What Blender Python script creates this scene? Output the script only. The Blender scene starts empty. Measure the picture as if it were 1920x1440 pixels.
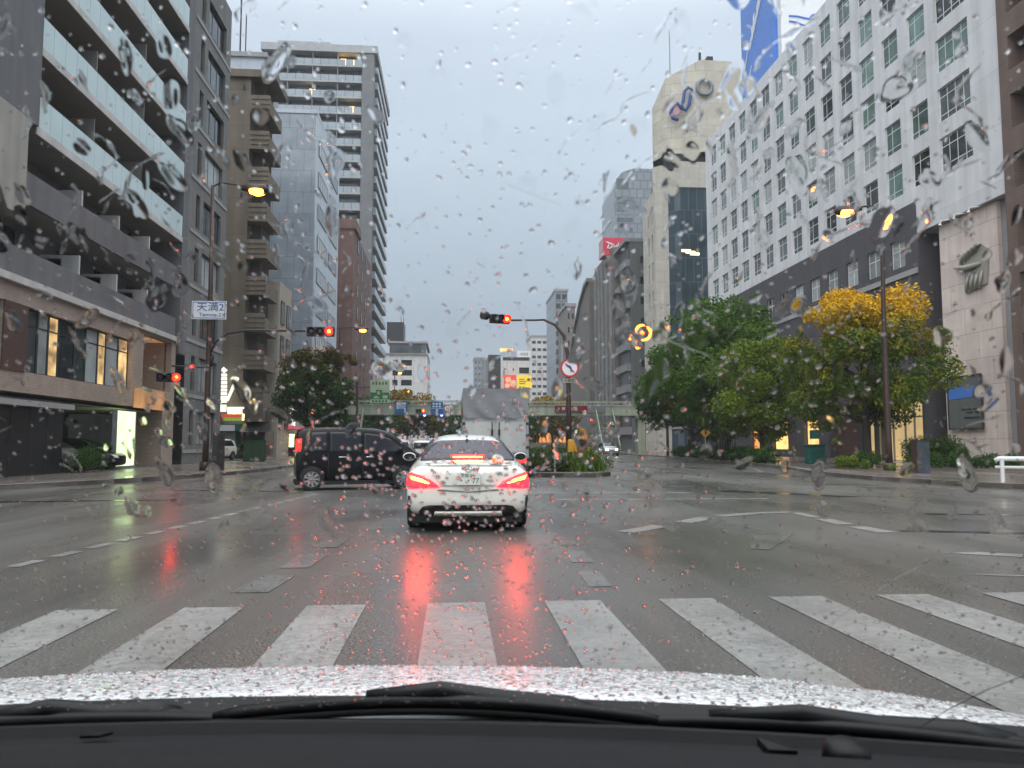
import bpy, bmesh, math, random
from mathutils import Vector, Matrix, noise as mnoise
from mathutils.bvhtree import BVHTree
R = math.radians
random.seed(7)
S = bpy.context.scene
COL = S.collection

# ------------------------------------------------------------------ camera
PITCH, YAW, EYE, FOC = 0.07815, 0.07585, 1.25, 1443.0
cd = bpy.data.cameras.new("camera"); cam = bpy.data.objects.new("camera", cd); COL.objects.link(cam)
cam.location = (0, 0, EYE); cam.rotation_euler = (math.pi/2 + PITCH, 0, -YAW)
cd.sensor_width = 36; cd.lens = FOC/1920*36; cd.clip_start = 0.02; cd.clip_end = 3000
cd.dof.use_dof = True; cd.dof.focus_distance = 17.0; cd.dof.aperture_fstop = cd.lens/2.8
S.camera = cam

# ------------------------------------------------------------------ sky, sun, exposure
SUN_EL, SUN_AZ = R(34), R(205)          # broad bright part of the cloud, behind the camera and to the left
w = bpy.data.worlds.new("World"); S.world = w; w.use_nodes = True
nt = w.node_tree; bg = nt.nodes['Background']; bg.inputs['Strength'].default_value = 0.1
sky = nt.nodes.new('ShaderNodeTexSky'); sky.sky_type = 'NISHITA'; sky.sun_disc = False
sky.sun_elevation = SUN_EL; sky.sun_rotation = SUN_AZ; sky.dust_density = 4.0; sky.air_density = 1.0
hs = nt.nodes.new('ShaderNodeHueSaturation'); hs.inputs['Saturation'].default_value = 0.35
tc = nt.nodes.new('ShaderNodeTexCoord'); sx = nt.nodes.new('ShaderNodeSeparateXYZ')
rp = nt.nodes.new('ShaderNodeValToRGB'); el = rp.color_ramp.elements
el[0].position = 0.0; el[0].color = (.175, .22, .27, 1); el[1].position = 1.0; el[1].color = (2.1, 2.15, 2.2, 1)
for pos_, c_ in ((.16, (.195, .242, .30)), (.35, (.365, .43, .505)), (.48, (.425, .485, .575)), (.62, (.80, .85, .92))):
    e = el.new(pos_); e.color = (*c_, 1)
nz = nt.nodes.new('ShaderNodeTexNoise'); nz.inputs['Scale'].default_value = 2.6; nz.inputs['Detail'].default_value = 5
mp = nt.nodes.new('ShaderNodeMapping'); mp.inputs['Scale'].default_value = (1, 1, 3.2)
mr = nt.nodes.new('ShaderNodeMapRange'); mr.inputs[1].default_value = .3; mr.inputs[2].default_value = .72
mr.inputs[3].default_value = 9.6; mr.inputs[4].default_value = 10.9
vm = nt.nodes.new('ShaderNodeVectorMath'); vm.operation = 'SCALE'
mx = nt.nodes.new('ShaderNodeMixRGB'); mx.inputs['Fac'].default_value = 0.88
L = nt.links.new
L(tc.outputs['Generated'], sx.inputs[0]); L(sx.outputs['Z'], rp.inputs[0])
L(tc.outputs['Generated'], mp.inputs[0]); L(mp.outputs[0], nz.inputs['Vector']); L(nz.outputs['Fac'], mr.inputs[0])
L(rp.outputs[0], vm.inputs[0]); L(mr.outputs[0], vm.inputs['Scale'])
L(sky.outputs[0], hs.inputs['Color']); L(hs.outputs[0], mx.inputs[1]); L(vm.outputs[0], mx.inputs[2]); L(mx.outputs[0], bg.inputs['Color'])
sd = bpy.data.lights.new("sun", 'SUN'); so = bpy.data.objects.new("sun", sd); COL.objects.link(so)
sd.energy = 0.75; sd.angle = R(75); sd.color = (1, .97, .93)
so.rotation_euler = (math.pi/2 - SUN_EL, 0, R(-28))
so.location = (0, 0, 60)
S.view_settings.view_transform = 'Standard'; S.view_settings.look = 'None'; S.view_settings.gamma = 1
S.view_settings.exposure = 0.78
S.render.engine = 'CYCLES'; S.cycles.use_denoising = True; S.cycles.max_bounces = 14; S.cycles.transmission_bounces = 10
S.cycles.diffuse_bounces = 3; S.cycles.glossy_bounces = 4; S.cycles.sample_clamp_indirect = 60; S.cycles.caustics_reflective = False

# ------------------------------------------------------------------ pixel helpers (photo pixel -> point at a real distance)
_F = Vector((math.sin(YAW)*math.cos(PITCH), math.cos(YAW)*math.cos(PITCH), math.sin(PITCH)))
_R = Vector((math.cos(YAW), -math.sin(YAW), 0)); _U = _R.cross(_F); _C = Vector((0, 0, EYE))
def ray(u, v): return _F*FOC + _R*(u-960) - _U*(v-720)
def atY(u, v, Y): d = ray(u, v); return _C + d*(Y/d.y)
def atX(u, v, X): d = ray(u, v); return _C + d*(X/d.x)
def atZ(u, v, Z=0.0): d = ray(u, v); return _C + d*((Z-EYE)/d.z)
def proj(P):
    q = Vector(P)-_C; z = q.dot(_F); return 960+FOC*q.dot(_R)/z, 720-FOC*q.dot(_U)/z

# ------------------------------------------------------------------ materials
M = {}
def _n(t, ty, **kw):
    n = t.nodes.new(ty)
    for k, v in kw.items(): setattr(n, k, v)
    return n
def mat(name, col, rough=.6, var=.12, scale=.8, bump=0, bscale=40, metal=0, streak=0, brick=None, coat=0, ior=1.45, objvar=0, spec=.5):
    m = bpy.data.materials.new(name); m.use_nodes = True; t = m.node_tree; b = t.nodes['Principled BSDF']; l = t.links.new
    b.inputs['Roughness'].default_value = rough; b.inputs['Metallic'].default_value = metal; b.inputs['IOR'].default_value = ior
    b.inputs['Coat Weight'].default_value = coat; b.inputs['Coat Roughness'].default_value = .05
    b.inputs['Specular IOR Level'].default_value = spec
    geo = _n(t, 'ShaderNodeNewGeometry')
    nz = _n(t, 'ShaderNodeTexNoise'); nz.inputs['Scale'].default_value = scale; nz.inputs['Detail'].default_value = 6
    l(geo.outputs['Position'], nz.inputs['Vector'])
    mr = _n(t, 'ShaderNodeMapRange'); mr.inputs[1].default_value = .25; mr.inputs[2].default_value = .75
    mr.inputs[3].default_value = 1-var; mr.inputs[4].default_value = 1+var; l(nz.outputs['Fac'], mr.inputs[0])
    fac = mr.outputs[0]
    if streak:
        mp = _n(t, 'ShaderNodeMapping'); mp.inputs['Scale'].default_value = (1.6, 1.6, .06); l(geo.outputs['Position'], mp.inputs[0])
        n2 = _n(t, 'ShaderNodeTexNoise'); n2.inputs['Scale'].default_value = 1.0; n2.inputs['Detail'].default_value = 7; l(mp.outputs[0], n2.inputs['Vector'])
        m2 = _n(t, 'ShaderNodeMapRange'); m2.inputs[1].default_value = .35; m2.inputs[2].default_value = .7; m2.inputs[3].default_value = 1.0; m2.inputs[4].default_value = 1-streak
        l(n2.outputs['Fac'], m2.inputs[0])
        mu = _n(t, 'ShaderNodeMath', operation='MULTIPLY'); l(fac, mu.inputs[0]); l(m2.outputs[0], mu.inputs[1]); fac = mu.outputs[0]
    if objvar:
        oi = _n(t, 'ShaderNodeObjectInfo'); m3 = _n(t, 'ShaderNodeMapRange'); m3.inputs[3].default_value = 1-objvar; m3.inputs[4].default_value = 1+objvar
        l(oi.outputs['Random'], m3.inputs[0]); mu = _n(t, 'ShaderNodeMath', operation='MULTIPLY'); l(fac, mu.inputs[0]); l(m3.outputs[0], mu.inputs[1]); fac = mu.outputs[0]
    src = None
    if brick:
        bw, bh, mort, mcol = brick
        sp = _n(t, 'ShaderNodeSeparateXYZ'); l(geo.outputs['Position'], sp.inputs[0])
        ad = _n(t, 'ShaderNodeMath', operation='ADD'); l(sp.outputs['X'], ad.inputs[0]); l(sp.outputs['Y'], ad.inputs[1])
        cb = _n(t, 'ShaderNodeCombineXYZ'); l(ad.outputs[0], cb.inputs['X']); l(sp.outputs['Z'], cb.inputs['Y'])
        if brick[-1] and len(brick) == 4:
            pass
        br = _n(t, 'ShaderNodeTexBrick'); br.inputs['Scale'].default_value = 1; br.inputs['Brick Width'].default_value = bw
        br.inputs['Row Height'].default_value = bh; br.inputs['Mortar Size'].default_value = mort
        br.inputs['Color1'].default_value = (*[c*.94 for c in col], 1); br.inputs['Color2'].default_value = (*[c*1.06 for c in col], 1); br.inputs['Mortar'].default_value = (*mcol, 1)
        l(cb.outputs[0], br.inputs['Vector']); src = br.outputs['Color']
    mxn = _n(t, 'ShaderNodeVectorMath', operation='SCALE')
    if src: l(src, mxn.inputs[0])
    else: mxn.inputs[0].default_value = col
    l(fac, mxn.inputs['Scale']); l(mxn.outputs[0], b.inputs['Base Color'])
    if bump:
        nb = _n(t, 'ShaderNodeTexNoise'); nb.inputs['Scale'].default_value = bscale; nb.inputs['Detail'].default_value = 4; l(geo.outputs['Position'], nb.inputs['Vector'])
        bp = _n(t, 'ShaderNodeBump'); bp.inputs['Strength'].default_value = bump; bp.inputs['Distance'].default_value = .02
        l(nb.outputs['Fac'], bp.inputs['Height']); l(bp.outputs[0], b.inputs['Normal'])
    M[name] = m; return m
def emit(name, col, s, var=0, scale=6):
    m = bpy.data.materials.new(name); m.use_nodes = True; t = m.node_tree; b = t.nodes['Principled BSDF']
    b.inputs['Base Color'].default_value = (*[c*.3 for c in col], 1); b.inputs['Roughness'].default_value = .3
    b.inputs['Emission Color'].default_value = (*col, 1); b.inputs['Emission Strength'].default_value = s
    if var:
        geo = _n(t, 'ShaderNodeNewGeometry'); nz = _n(t, 'ShaderNodeTexNoise'); nz.inputs['Scale'].default_value = scale; t.links.new(geo.outputs['Position'], nz.inputs['Vector'])
        mr = _n(t, 'ShaderNodeMapRange'); mr.inputs[1].default_value = .3; mr.inputs[2].default_value = .7; mr.inputs[3].default_value = s*(1-var); mr.inputs[4].default_value = s*(1+var)
        t.links.new(nz.outputs['Fac'], mr.inputs[0]); t.links.new(mr.outputs[0], b.inputs['Emission Strength'])
    M[name] = m; return m
def leafmat(name, c1, c2, c3=None, zlo=0, zhi=1):
    """leaf colour: random leaf by leaf and clump by clump; c3: the autumn colour of the leaves near the top of the crown"""
    m = bpy.data.materials.new(name); m.use_nodes = True; t = m.node_tree; b = t.nodes['Principled BSDF']; l = t.links.new
    b.inputs['Roughness'].default_value = .55; b.inputs['Specular IOR Level'].default_value = .15
    geo = _n(t, 'ShaderNodeNewGeometry'); at = _n(t, 'ShaderNodeAttribute', attribute_name='leaf')
    nz = _n(t, 'ShaderNodeTexNoise'); nz.inputs['Scale'].default_value = .9; nz.inputs['Detail'].default_value = 3; l(geo.outputs['Position'], nz.inputs['Vector'])
    ad = _n(t, 'ShaderNodeMath', operation='MULTIPLY_ADD'); l(at.outputs['Fac'], ad.inputs[0]); ad.inputs[1].default_value = .55
    mr = _n(t, 'ShaderNodeMapRange'); mr.inputs[1].default_value = .3; mr.inputs[2].default_value = .7; mr.inputs[4].default_value = .5; l(nz.outputs['Fac'], mr.inputs[0])
    l(mr.outputs[0], ad.inputs[2])
    mx = _n(t, 'ShaderNodeMixRGB'); mx.inputs[1].default_value = (*c1, 1); mx.inputs[2].default_value = (*c2, 1); l(ad.outputs[0], mx.inputs[0])
    out = mx.outputs[0]
    if c3:
        sp = _n(t, 'ShaderNodeSeparateXYZ'); tcn = _n(t, 'ShaderNodeTexCoord'); l(tcn.outputs['Object'], sp.inputs[0])
        m2 = _n(t, 'ShaderNodeMapRange'); m2.inputs[1].default_value = zlo; m2.inputs[2].default_value = zhi; l(sp.outputs['Z'], m2.inputs[0])
        ml = _n(t, 'ShaderNodeMath', operation='MULTIPLY_ADD'); l(nz.outputs['Fac'], ml.inputs[0]); ml.inputs[1].default_value = 1.2; ml.inputs[2].default_value = -.6
        a2 = _n(t, 'ShaderNodeMath', operation='ADD', use_clamp=True); l(m2.outputs[0], a2.inputs[0]); l(ml.outputs[0], a2.inputs[1])
        x2 = _n(t, 'ShaderNodeMixRGB'); l(a2.outputs[0], x2.inputs[0]); l(out, x2.inputs[1]); x2.inputs[2].default_value = (*c3, 1); out = x2.outputs[0]
    l(out, b.inputs['Base Color']); tr_ = _n(t, 'ShaderNodeBsdfTranslucent'); l(out, tr_.inputs[0]); ms = _n(t, 'ShaderNodeMixShader'); ms.inputs[0].default_value = .12
    l(b.outputs[0], ms.inputs[1]); l(tr_.outputs[0], ms.inputs[2]); l(ms.outputs[0], t.nodes['Material Output'].inputs[0]); M[name] = m; return m

# buildings
mat('dark_concrete', (.175, .172, .182), .7, streak=.25, bump=.15)
mat('soffit', (.30, .285, .265), .8)
mat('white_edge', (.62, .60, .58), .6, streak=.2)
mat('glass_rail', (.60, .74, .76), .12, var=.06)
mat('dark_glass', (.018, .022, .026), .06, objvar=.6, var=.4, scale=.4)
mat('grey_glass', (.07, .085, .09), .05, objvar=.5, var=.35, scale=.4)
mat('curtain', (.30, .33, .33), .12, objvar=.35, var=.25, scale=1.2)
mat('green_pane', (.10, .16, .145), .06, objvar=.6, var=.45, scale=.7)
mat('beige_concrete', (.42, .40, .36), .75, streak=.25)
mat('tile', (.43, .34, .285), .6, brick=(.22, .07, .006, (.2, .16, .13)), streak=.1)
mat('brown_panel', (.09, .05, .04), .5, streak=.1)
mat('black_panel', (.018, .018, .02), .35)
mat('dark_trim', (.03, .03, .033), .5)
mat('grey_concrete', (.215, .208, .20), .75, streak=.3, brick=(3.0, 1.6, .012, (.15, .145, .14)))
mat('brown_wall', (.20, .165, .128), .8, streak=.3, brick=(40., 3.0, .02, (.13, .105, .08)))
mat('brown_dark', (.145, .115, .09), .8, streak=.2)
mat('cream', (.45, .40, .33), .75, streak=.25)
mat('blue_glass', (.27, .31, .36), .12, brick=(1.5, 2.2, .02, (.14, .165, .19)), var=.15)
mat('blue_panel', (.42, .46, .52), .2, brick=(2.2, 3.3, .02, (.24, .27, .31)), var=.1)
mat('tower_wall', (.09, .095, .105), .7)
mat('tower_slab', (.42, .43, .44), .7, streak=.15)
mat('tower_rail', (.32, .37, .41), .2)
mat('column_grey', (.17, .175, .185), .6)
mat('redbrick', (.20, .115, .095), .75, streak=.2, brick=(.6, .2, .008, (.15, .09, .08)))
mat('white_paint', (.68, .68, .705), .65, streak=.22, var=.07, brick=(60., 3.15, .025, (.58, .58, .60)))
mat('white_paint2', (.62, .61, .59), .7, streak=.2)
mat('window_white', (.72, .72, .71), .4)
mat('purple_brick', (.082, .076, .086), .65, brick=(.45, .14, .01, (.06, .056, .062)), streak=.15)
mat('ledge', (.34, .33, .33), .6)
mat('stone', (.70, .59, .54), .75, streak=.2, brick=(2.3, 1.55, .018, (.40, .34, .31)), var=.14)
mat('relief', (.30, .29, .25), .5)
mat('beige_tower', (.54, .50, .42), .7, streak=.12, brick=(2.4, 1.6, .05, (.40, .37, .31)))
mat('beige_low', (.50, .47, .41), .7, streak=.15, brick=(3.2, 1.6, .03, (.38, .35, .30)))
mat('teal_glass', (.03, .05, .065), .05, brick=(1.2, 3.4, .05, (.09, .11, .13)), var=.4, scale=.3)
mat('dark_green_grey', (.125, .135, .128), .75, streak=.25)
mat('mid_grey', (.235, .245, .25), .7, streak=.2)
mat('warm_grey', (.17, .155, .14), .75, streak=.25)
mat('brown_tile', (.16, .11, .09), .7, streak=.2, brick=(.5, .16, .01, (.11, .08, .065)))
mat('far_blue', (.20, .225, .255), .3, brick=(3., 3.6, .25, (.11, .13, .15)))
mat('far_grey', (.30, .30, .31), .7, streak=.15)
mat('far_brown', (.21, .19, .175), .7, streak=.15)
mat('sign_red', (.62, .055, .09), .45, var=.05)
mat('sign_pink', (.55, .30, .33), .5)
mat('sign_blue', (.07, .20, .60), .4, var=.05)
mat('sign_white', (.74, .75, .76), .45, var=.04)
mat('road_blue', (.01, .12, .33), .35)
mat('road_green', (.01, .16, .06), .35)
mat('pale_green_sign', (.38, .47, .32), .4)
mat('banner_red', (.15, .012, .02), .5)
mat('banner_grey', (.16, .165, .18), .5)
mat('bridge_green', (.36, .41, .31), .55, streak=.35)
mat('bridge_dark', (.10, .11, .09), .7)
mat('steel_brown', (.055, .032, .026), .4, streak=.2)
mat('steel_dark', (.03, .03, .032), .45)
mat('steel_grey', (.30, .31, .32), .4, metal=.3)
mat('white_metal', (.70, .70, .69), .4)
mat('red_paint', (.50, .03, .03), .4)
mat('blue_mark', (.03, .10, .35), .4)
mat('navy', (.03, .07, .25), .4)
mat('yellow_paint', (.62, .30, .02), .45)
mat('amber_red', (.30, .05, .02), .4)
mat('bark', (.04, .032, .026), .85, bump=.6, bscale=18)
mat('utility_green', (.012, .045, .02), .5)
mat('teal_box', (.02, .13, .11), .5)
mat('slab_blue', (.05, .06, .075), .35, var=.4, scale=3)
# vehicles
mat('car_white', (.74, .73, .66), .22, coat=1, var=.02)
mat('car_black', (.004, .0042, .006), .22, spec=.28, var=.05)
mat('car_silver', (.34, .35, .37), .25, metal=.4, coat=1)
mat('car_glass', (.012, .013, .017), .04)
mat('rear_glass', (.045, .036, .05), .07, spec=.3)
mat('rubber', (.012, .012, .012), .75)
mat('black_plastic', (.014, .013, .013), .45)
mat('alloy', (.42, .42, .43), .25, metal=.9)
mat('chrome', (.6, .6, .62), .12, metal=1)
mat('plate_white', (.7, .7, .66), .4)
mat('plate_green', (.02, .12, .06), .4)
mat('tarp', (.20, .20, .215), .42, bump=1.0, bscale=3.2)
mat('aluminium', (.55, .55, .53), .32, metal=.55, var=.12, streak=.2)
mat('dash', (.006, .0065, .0078), .62, bump=.3, bscale=700, spec=.35)
mat('dash_dark', (.005, .005, .006), .7, spec=.25)
mat('wiper_black', (.004, .004, .0045), .42, spec=.3)
mat('wiper_grey', (.009, .0095, .011), .45, spec=.35)
mat('trim_grey', (.22, .24, .25), .35)
# lights
emit('lamp_red', (1, .012, .008), 3.2)
emit('lamp_core', (1, .62, .26), 14)
emit('tail_red', (1, .006, .012), 7)
emit('tail_hot', (1, .045, .005), 70)
emit('signal_red', (1, .004, .003), 16)
emit('signal_core', (1, .075, .004), 34)
emit('lamp_orange', (1, .20, .012), 24)
emit('lamp_yellow', (1, .62, .2), 3.0)
emit('shop_warm', (1, .55, .18), .95, .35, 1.6)
emit('shop_orange', (1, .36, .09), .7, .5, 2.5)
emit('entry_warm', (1, .70, .32), .36, .15, .8)
emit('sign_glow', (1, 1, .84), .75)
emit('sign_green_white', (.72, 1, .46), 1.15, .2, 1.2)
emit('green_glow', (.02, 1, .12), 1.6)
emit('yellow_glow', (1, .85, .35), 2.0, .4, 3)
emit('yellow_screen', (1, .68, .02), .5)
emit('lamp_yellow_dim', (1, .55, .3), .4, .3, .8)
emit('red_screen', (1, .07, .05), .45, .4, 1.2)
emit('window_lit', (1, .64, .28), .42, .85, 1.6)
emit('painted_lamplight', (1, .50, .22), .20, .7, .9)  # lamplight on the recess ceiling and tiled wall, put in as emission
emit('head_white', (1, .92, .8), 14)
emit('blue_glow', (.2, .3, 1), 5)
emit('price_red', (.8, .12, .08), .35)
emit('price_green', (.35, .5, .05), .35)
for k in ('lamp_off',): mat(k, (.03, .012, .012), .25)
leafmat('leaf_green', (.035, .085, .010), (.10, .19, .018))
leafmat('leaf_dark', (.024, .06, .010), (.07, .13, .016))
leafmat('leaf_lime', (.06, .11, .010), (.17, .23, .018))
leafmat('leaf_yellow', (.035, .08, .010), (.11, .17, .014), (.66, .40, .015), 6.1, 8.3)
leafmat('leaf_autumn', (.022, .055, .012), (.055, .105, .018), (.13, .065, .016), 5.5, 9.5)
leafmat('leaf_gold', (.05, .06, .012), (.13, .10, .014), (.26, .17, .015), 4, 7)
leafmat('leaf_shrub', (.020, .050, .012), (.07, .105, .022))
leafmat('leaf_hedge', (.022, .07, .014), (.06, .125, .022))

# ------------------------------------------------------------------ mesh helpers
Z = Vector((0, 0, 1))
def V(*a): return Vector(a)
class MB:
    def __init__(s): s.v = []; s.f = []; s.mi = []
    def add(s, vs, fs, m=0):
        o = len(s.v); s.v += [Vector(x) for x in vs]; s.f += [[i+o for i in f] for f in fs]; s.mi += [m]*len(fs)
    def box(s, a, b, m=0):
        x0, y0, z0 = a; x1, y1, z1 = b
        s.add([(x0,y0,z0),(x1,y0,z0),(x1,y1,z0),(x0,y1,z0),(x0,y0,z1),(x1,y0,z1),(x1,y1,z1),(x0,y1,z1)],
              [[0,3,2,1],[4,5,6,7],[0,1,5,4],[1,2,6,5],[2,3,7,6],[3,0,4,7]], m)
    def ob(s, O, U, u0, u1, n0, n1, z0, z1, m=0):
        """box in a wall's own frame: u along the wall, n outward, z up"""
        N = U.cross(Z); P = lambda u, n, z: O + U*u + N*n + Z*z
        s.add([P(u0,n1,z0),P(u1,n1,z0),P(u1,n0,z0),P(u0,n0,z0),P(u0,n1,z1),P(u1,n1,z1),P(u1,n0,z1),P(u0,n0,z1)],
              [[0,3,2,1],[4,5,6,7],[0,1,5,4],[1,2,6,5],[2,3,7,6],[3,0,4,7]], m)
    def quad(s, a, b, c, d, m=0): s.add([a,b,c,d], [[0,1,2,3]], m)
    def prism(s, pts, ext, m=0):
        n = len(pts); ext = Vector(ext); P = [Vector(p) for p in pts]
        s.add(P+[p+ext for p in P], [list(range(n))[::-1], [i+n for i in range(n)]]+[[i,(i+1)%n,(i+1)%n+n,i+n] for i in range(n)], m)
    def tube(s, pts, rad, n=10, m=0, cap=True):
        pts = [Vector(p) for p in pts]
        if not hasattr(rad, '__len__'): rad = [rad]*len(pts)
        rings = []; T0 = (pts[1]-pts[0]).normalized(); X = T0.orthogonal().normalized()
        for i, p in enumerate(pts):
            T = (pts[min(i+1, len(pts)-1)]-pts[max(i-1, 0)]).normalized()
            X = (X - T*X.dot(T)).normalized(); Y = T.cross(X)
            rings.append([p+(X*math.cos(a)+Y*math.sin(a))*rad[i] for a in [2*math.pi*k/n for k in range(n)]])
        vs = [q for r_ in rings for q in r_]; fs = []
        for i in range(len(pts)-1):
            for k in range(n): fs.append([i*n+k, i*n+(k+1)%n, (i+1)*n+(k+1)%n, (i+1)*n+k])
        if cap: fs += [list(range(n))[::-1], [(len(pts)-1)*n+k for k in range(n)]]
        s.add(vs, fs, m)
    def lathe(s, O, ax, prof, n=20, m=0):
        """prof: (distance along ax, radius)"""
        ax = Vector(ax).normalized(); X = ax.orthogonal().normalized(); Y = ax.cross(X); O = Vector(O); vs = []; fs = []
        for d, r in prof: vs += [O+ax*d+(X*math.cos(2*math.pi*k/n)+Y*math.sin(2*math.pi*k/n))*r for k in range(n)]
        for i in range(len(prof)-1):
            for k in range(n): fs.append([i*n+k, i*n+(k+1)%n, (i+1)*n+(k+1)%n, (i+1)*n+k])
        fs += [list(range(n))[::-1], [(len(prof)-1)*n+k for k in range(n)]]
        s.add(vs, fs, m)
    def wall(s, O, U, w_, h, holes=(), depth=.15, m=0, mr=None, z0=0):
        """wall from O along U with real openings (u0,z0,u1,z1) and their reveals"""
        N = U.cross(Z); mr = m if mr is None else mr
        us = sorted({0, w_, *[x for h_ in holes for x in (h_[0], h_[2])]}); zs = sorted({z0, h, *[x for h_ in holes for x in (h_[1], h_[3])]})
        us = [x for x in us if 0 <= x <= w_]; zs = [x for x in zs if z0 <= x <= h]
        idx = {}
        def vi(i, j):
            if (i, j) not in idx: idx[(i, j)] = len(s.v); s.v.append(O+U*us[i]+Z*zs[j])
            return idx[(i, j)]
        for i in range(len(us)-1):
            for j in range(len(zs)-1):
                cu, cz = (us[i]+us[i+1])/2, (zs[j]+zs[j+1])/2
                if any(a < cu < c and b < cz < d for a, b, c, d in holes): continue
                s.f.append([vi(i, j), vi(i+1, j), vi(i+1, j+1), vi(i, j+1)]); s.mi.append(m)
        P = lambda u, z, n: O+U*u+Z*z-N*n
        for a, b, c, d in holes:
            s.quad(P(a,b,0),P(c,b,0),P(c,b,depth),P(a,b,depth),mr); s.quad(P(a,d,depth),P(c,d,depth),P(c,d,0),P(a,d,0),mr)
            s.quad(P(a,b,0),P(a,b,depth),P(a,d,depth),P(a,d,0),mr); s.quad(P(c,b,depth),P(c,b,0),P(c,d,0),P(c,d,depth),mr)
    def mesh(s, name, mats, smooth=False, inv=None):
        me = bpy.data.meshes.new(name); vs = s.v if inv is None else [inv @ x for x in s.v]
        me.from_pydata(vs, [], s.f)
        for k in (mats if isinstance(mats, (list, tuple)) else [mats]): me.materials.append(M[k] if isinstance(k, str) else k)
        me.polygons.foreach_set('material_index', s.mi)
        if smooth: me.polygons.foreach_set('use_smooth', [True]*len(s.f))
        me.update(); return me
    def build(s, name, mats, parent=None, smooth=False, local=False, bevel=0):
        inv = None
        if parent is not None and not local: inv = ROOTM[parent.name].inverted()
        o = bpy.data.objects.new(name, s.mesh(name, mats, smooth, inv)); COL.objects.link(o)
        if parent is not None: o.parent = parent; ROOTM[o.name] = ROOTM[parent.name]
        else: ROOTM[o.name] = Matrix.Identity(4)
        if bevel: bm_ = o.modifiers.new('bevel', 'BEVEL'); bm_.width = bevel; bm_.segments = 2; bm_.limit_method = 'ANGLE'; bm_.harden_normals = False
        return o
ROOTM = {}
def tag(o, label, cat, group=None, kind=None):
    o['label'] = label; o['category'] = cat
    if group: o['group'] = group
    if kind: o['kind'] = kind
    return o
def struct(o, label=None):
    o['kind'] = 'structure'
    return o
def root(name, loc, label, cat, group=None, rz=0):
    o = bpy.data.objects.new(name, None); COL.objects.link(o); o.empty_display_size = .3
    o.location = loc; o.rotation_euler = (0, 0, rz)
    ROOTM[o.name] = Matrix.Translation(loc) @ Matrix.Rotation(rz, 4, 'Z')
    return tag(o, label, cat, group)
def child(name, mesh, parent, loc=(0,0,0), rz=0, rot=None):
    o = bpy.data.objects.new(name, mesh); COL.objects.link(o); o.parent = parent; o.location = loc
    o.rotation_euler = rot if rot is not None else (0, 0, rz)
    return o
def text(name, body, size, m, parent, P, U, up=None, ext=.01, align='CENTER', shear=0, sx=1):
    """lettering standing on a surface; P world point of its middle, U its reading direction"""
    c = bpy.data.curves.new(name, 'FONT'); c.body = body; c.size = size; c.extrude = ext; c.align_x = align; c.align_y = 'CENTER'; c.shear = shear
    c.materials.append(M[m]); o = bpy.data.objects.new(name, c); COL.objects.link(o)
    up = up or Z; N = U.cross(up); mtx = Matrix((U*sx, up, N)).transposed().to_4x4(); mtx.translation = P
    bpy.context.view_layer.update(); me = bpy.data.meshes.new_from_object(o.evaluated_get(bpy.context.evaluated_depsgraph_get())); bpy.data.objects.remove(o)
    o = bpy.data.objects.new(name, me); COL.objects.link(o); o.parent = parent; o.matrix_local = ROOTM[parent.name].inverted() @ mtx
    return o
_wc = {}
def winmesh(w_, h, mv, tr, fm, pm, bar=.05):
    k = (round(w_, 2), round(h, 2), mv, tr, fm, bar)
    if k not in _wc:
        b = MB(); U = V(1,0,0); O = V(0,0,0)
        b.ob(O,U,0,w_,-.03,.03,0,bar); b.ob(O,U,0,w_,-.03,.03,h-bar,h); b.ob(O,U,0,bar,-.028,.028,bar,h-bar); b.ob(O,U,w_-bar,w_,-.028,.028,bar,h-bar)
        for t in tr: b.ob(O,U,bar,w_-bar,-.025,.025,h*t-bar*.45,h*t+bar*.45)
        for v_ in mv: b.ob(O,U,w_*v_-bar*.4,w_*v_+bar*.4,-.022,.022,bar,h-bar)
        _wc[k] = b.mesh('window', fm)
    k2 = (round(w_, 2), round(h, 2), pm)
    if k2 not in _wc:
        b = MB(); b.ob(V(0,0,0),V(1,0,0),.02,w_-.02,-.012,.004,.02,h-.02); _wc[k2] = b.mesh('pane', pm)
    return _wc[k], _wc[k2]
def window(par, O, U, u0, z0, u1, z1, depth=.15, mv=(.5,), tr=(), fm='window_white', pm='dark_glass', bar=.05, name='window'):
    a, b = winmesh(u1-u0, z1-z0, mv, tr, fm, pm, bar); N = U.cross(Z)
    P = ROOTM[par.name].inverted() @ (O+U*u0+Z*z0-N*(depth-.04))
    o = child(name, a, par, P, math.atan2(U.y, U.x)); child('pane', b, o); return o
UL, UR, UF = V(0,1,0), V(0,-1,0), V(1,0,0)      # wall directions: left-hand facades, right-hand facades, walls facing the camera
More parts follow.
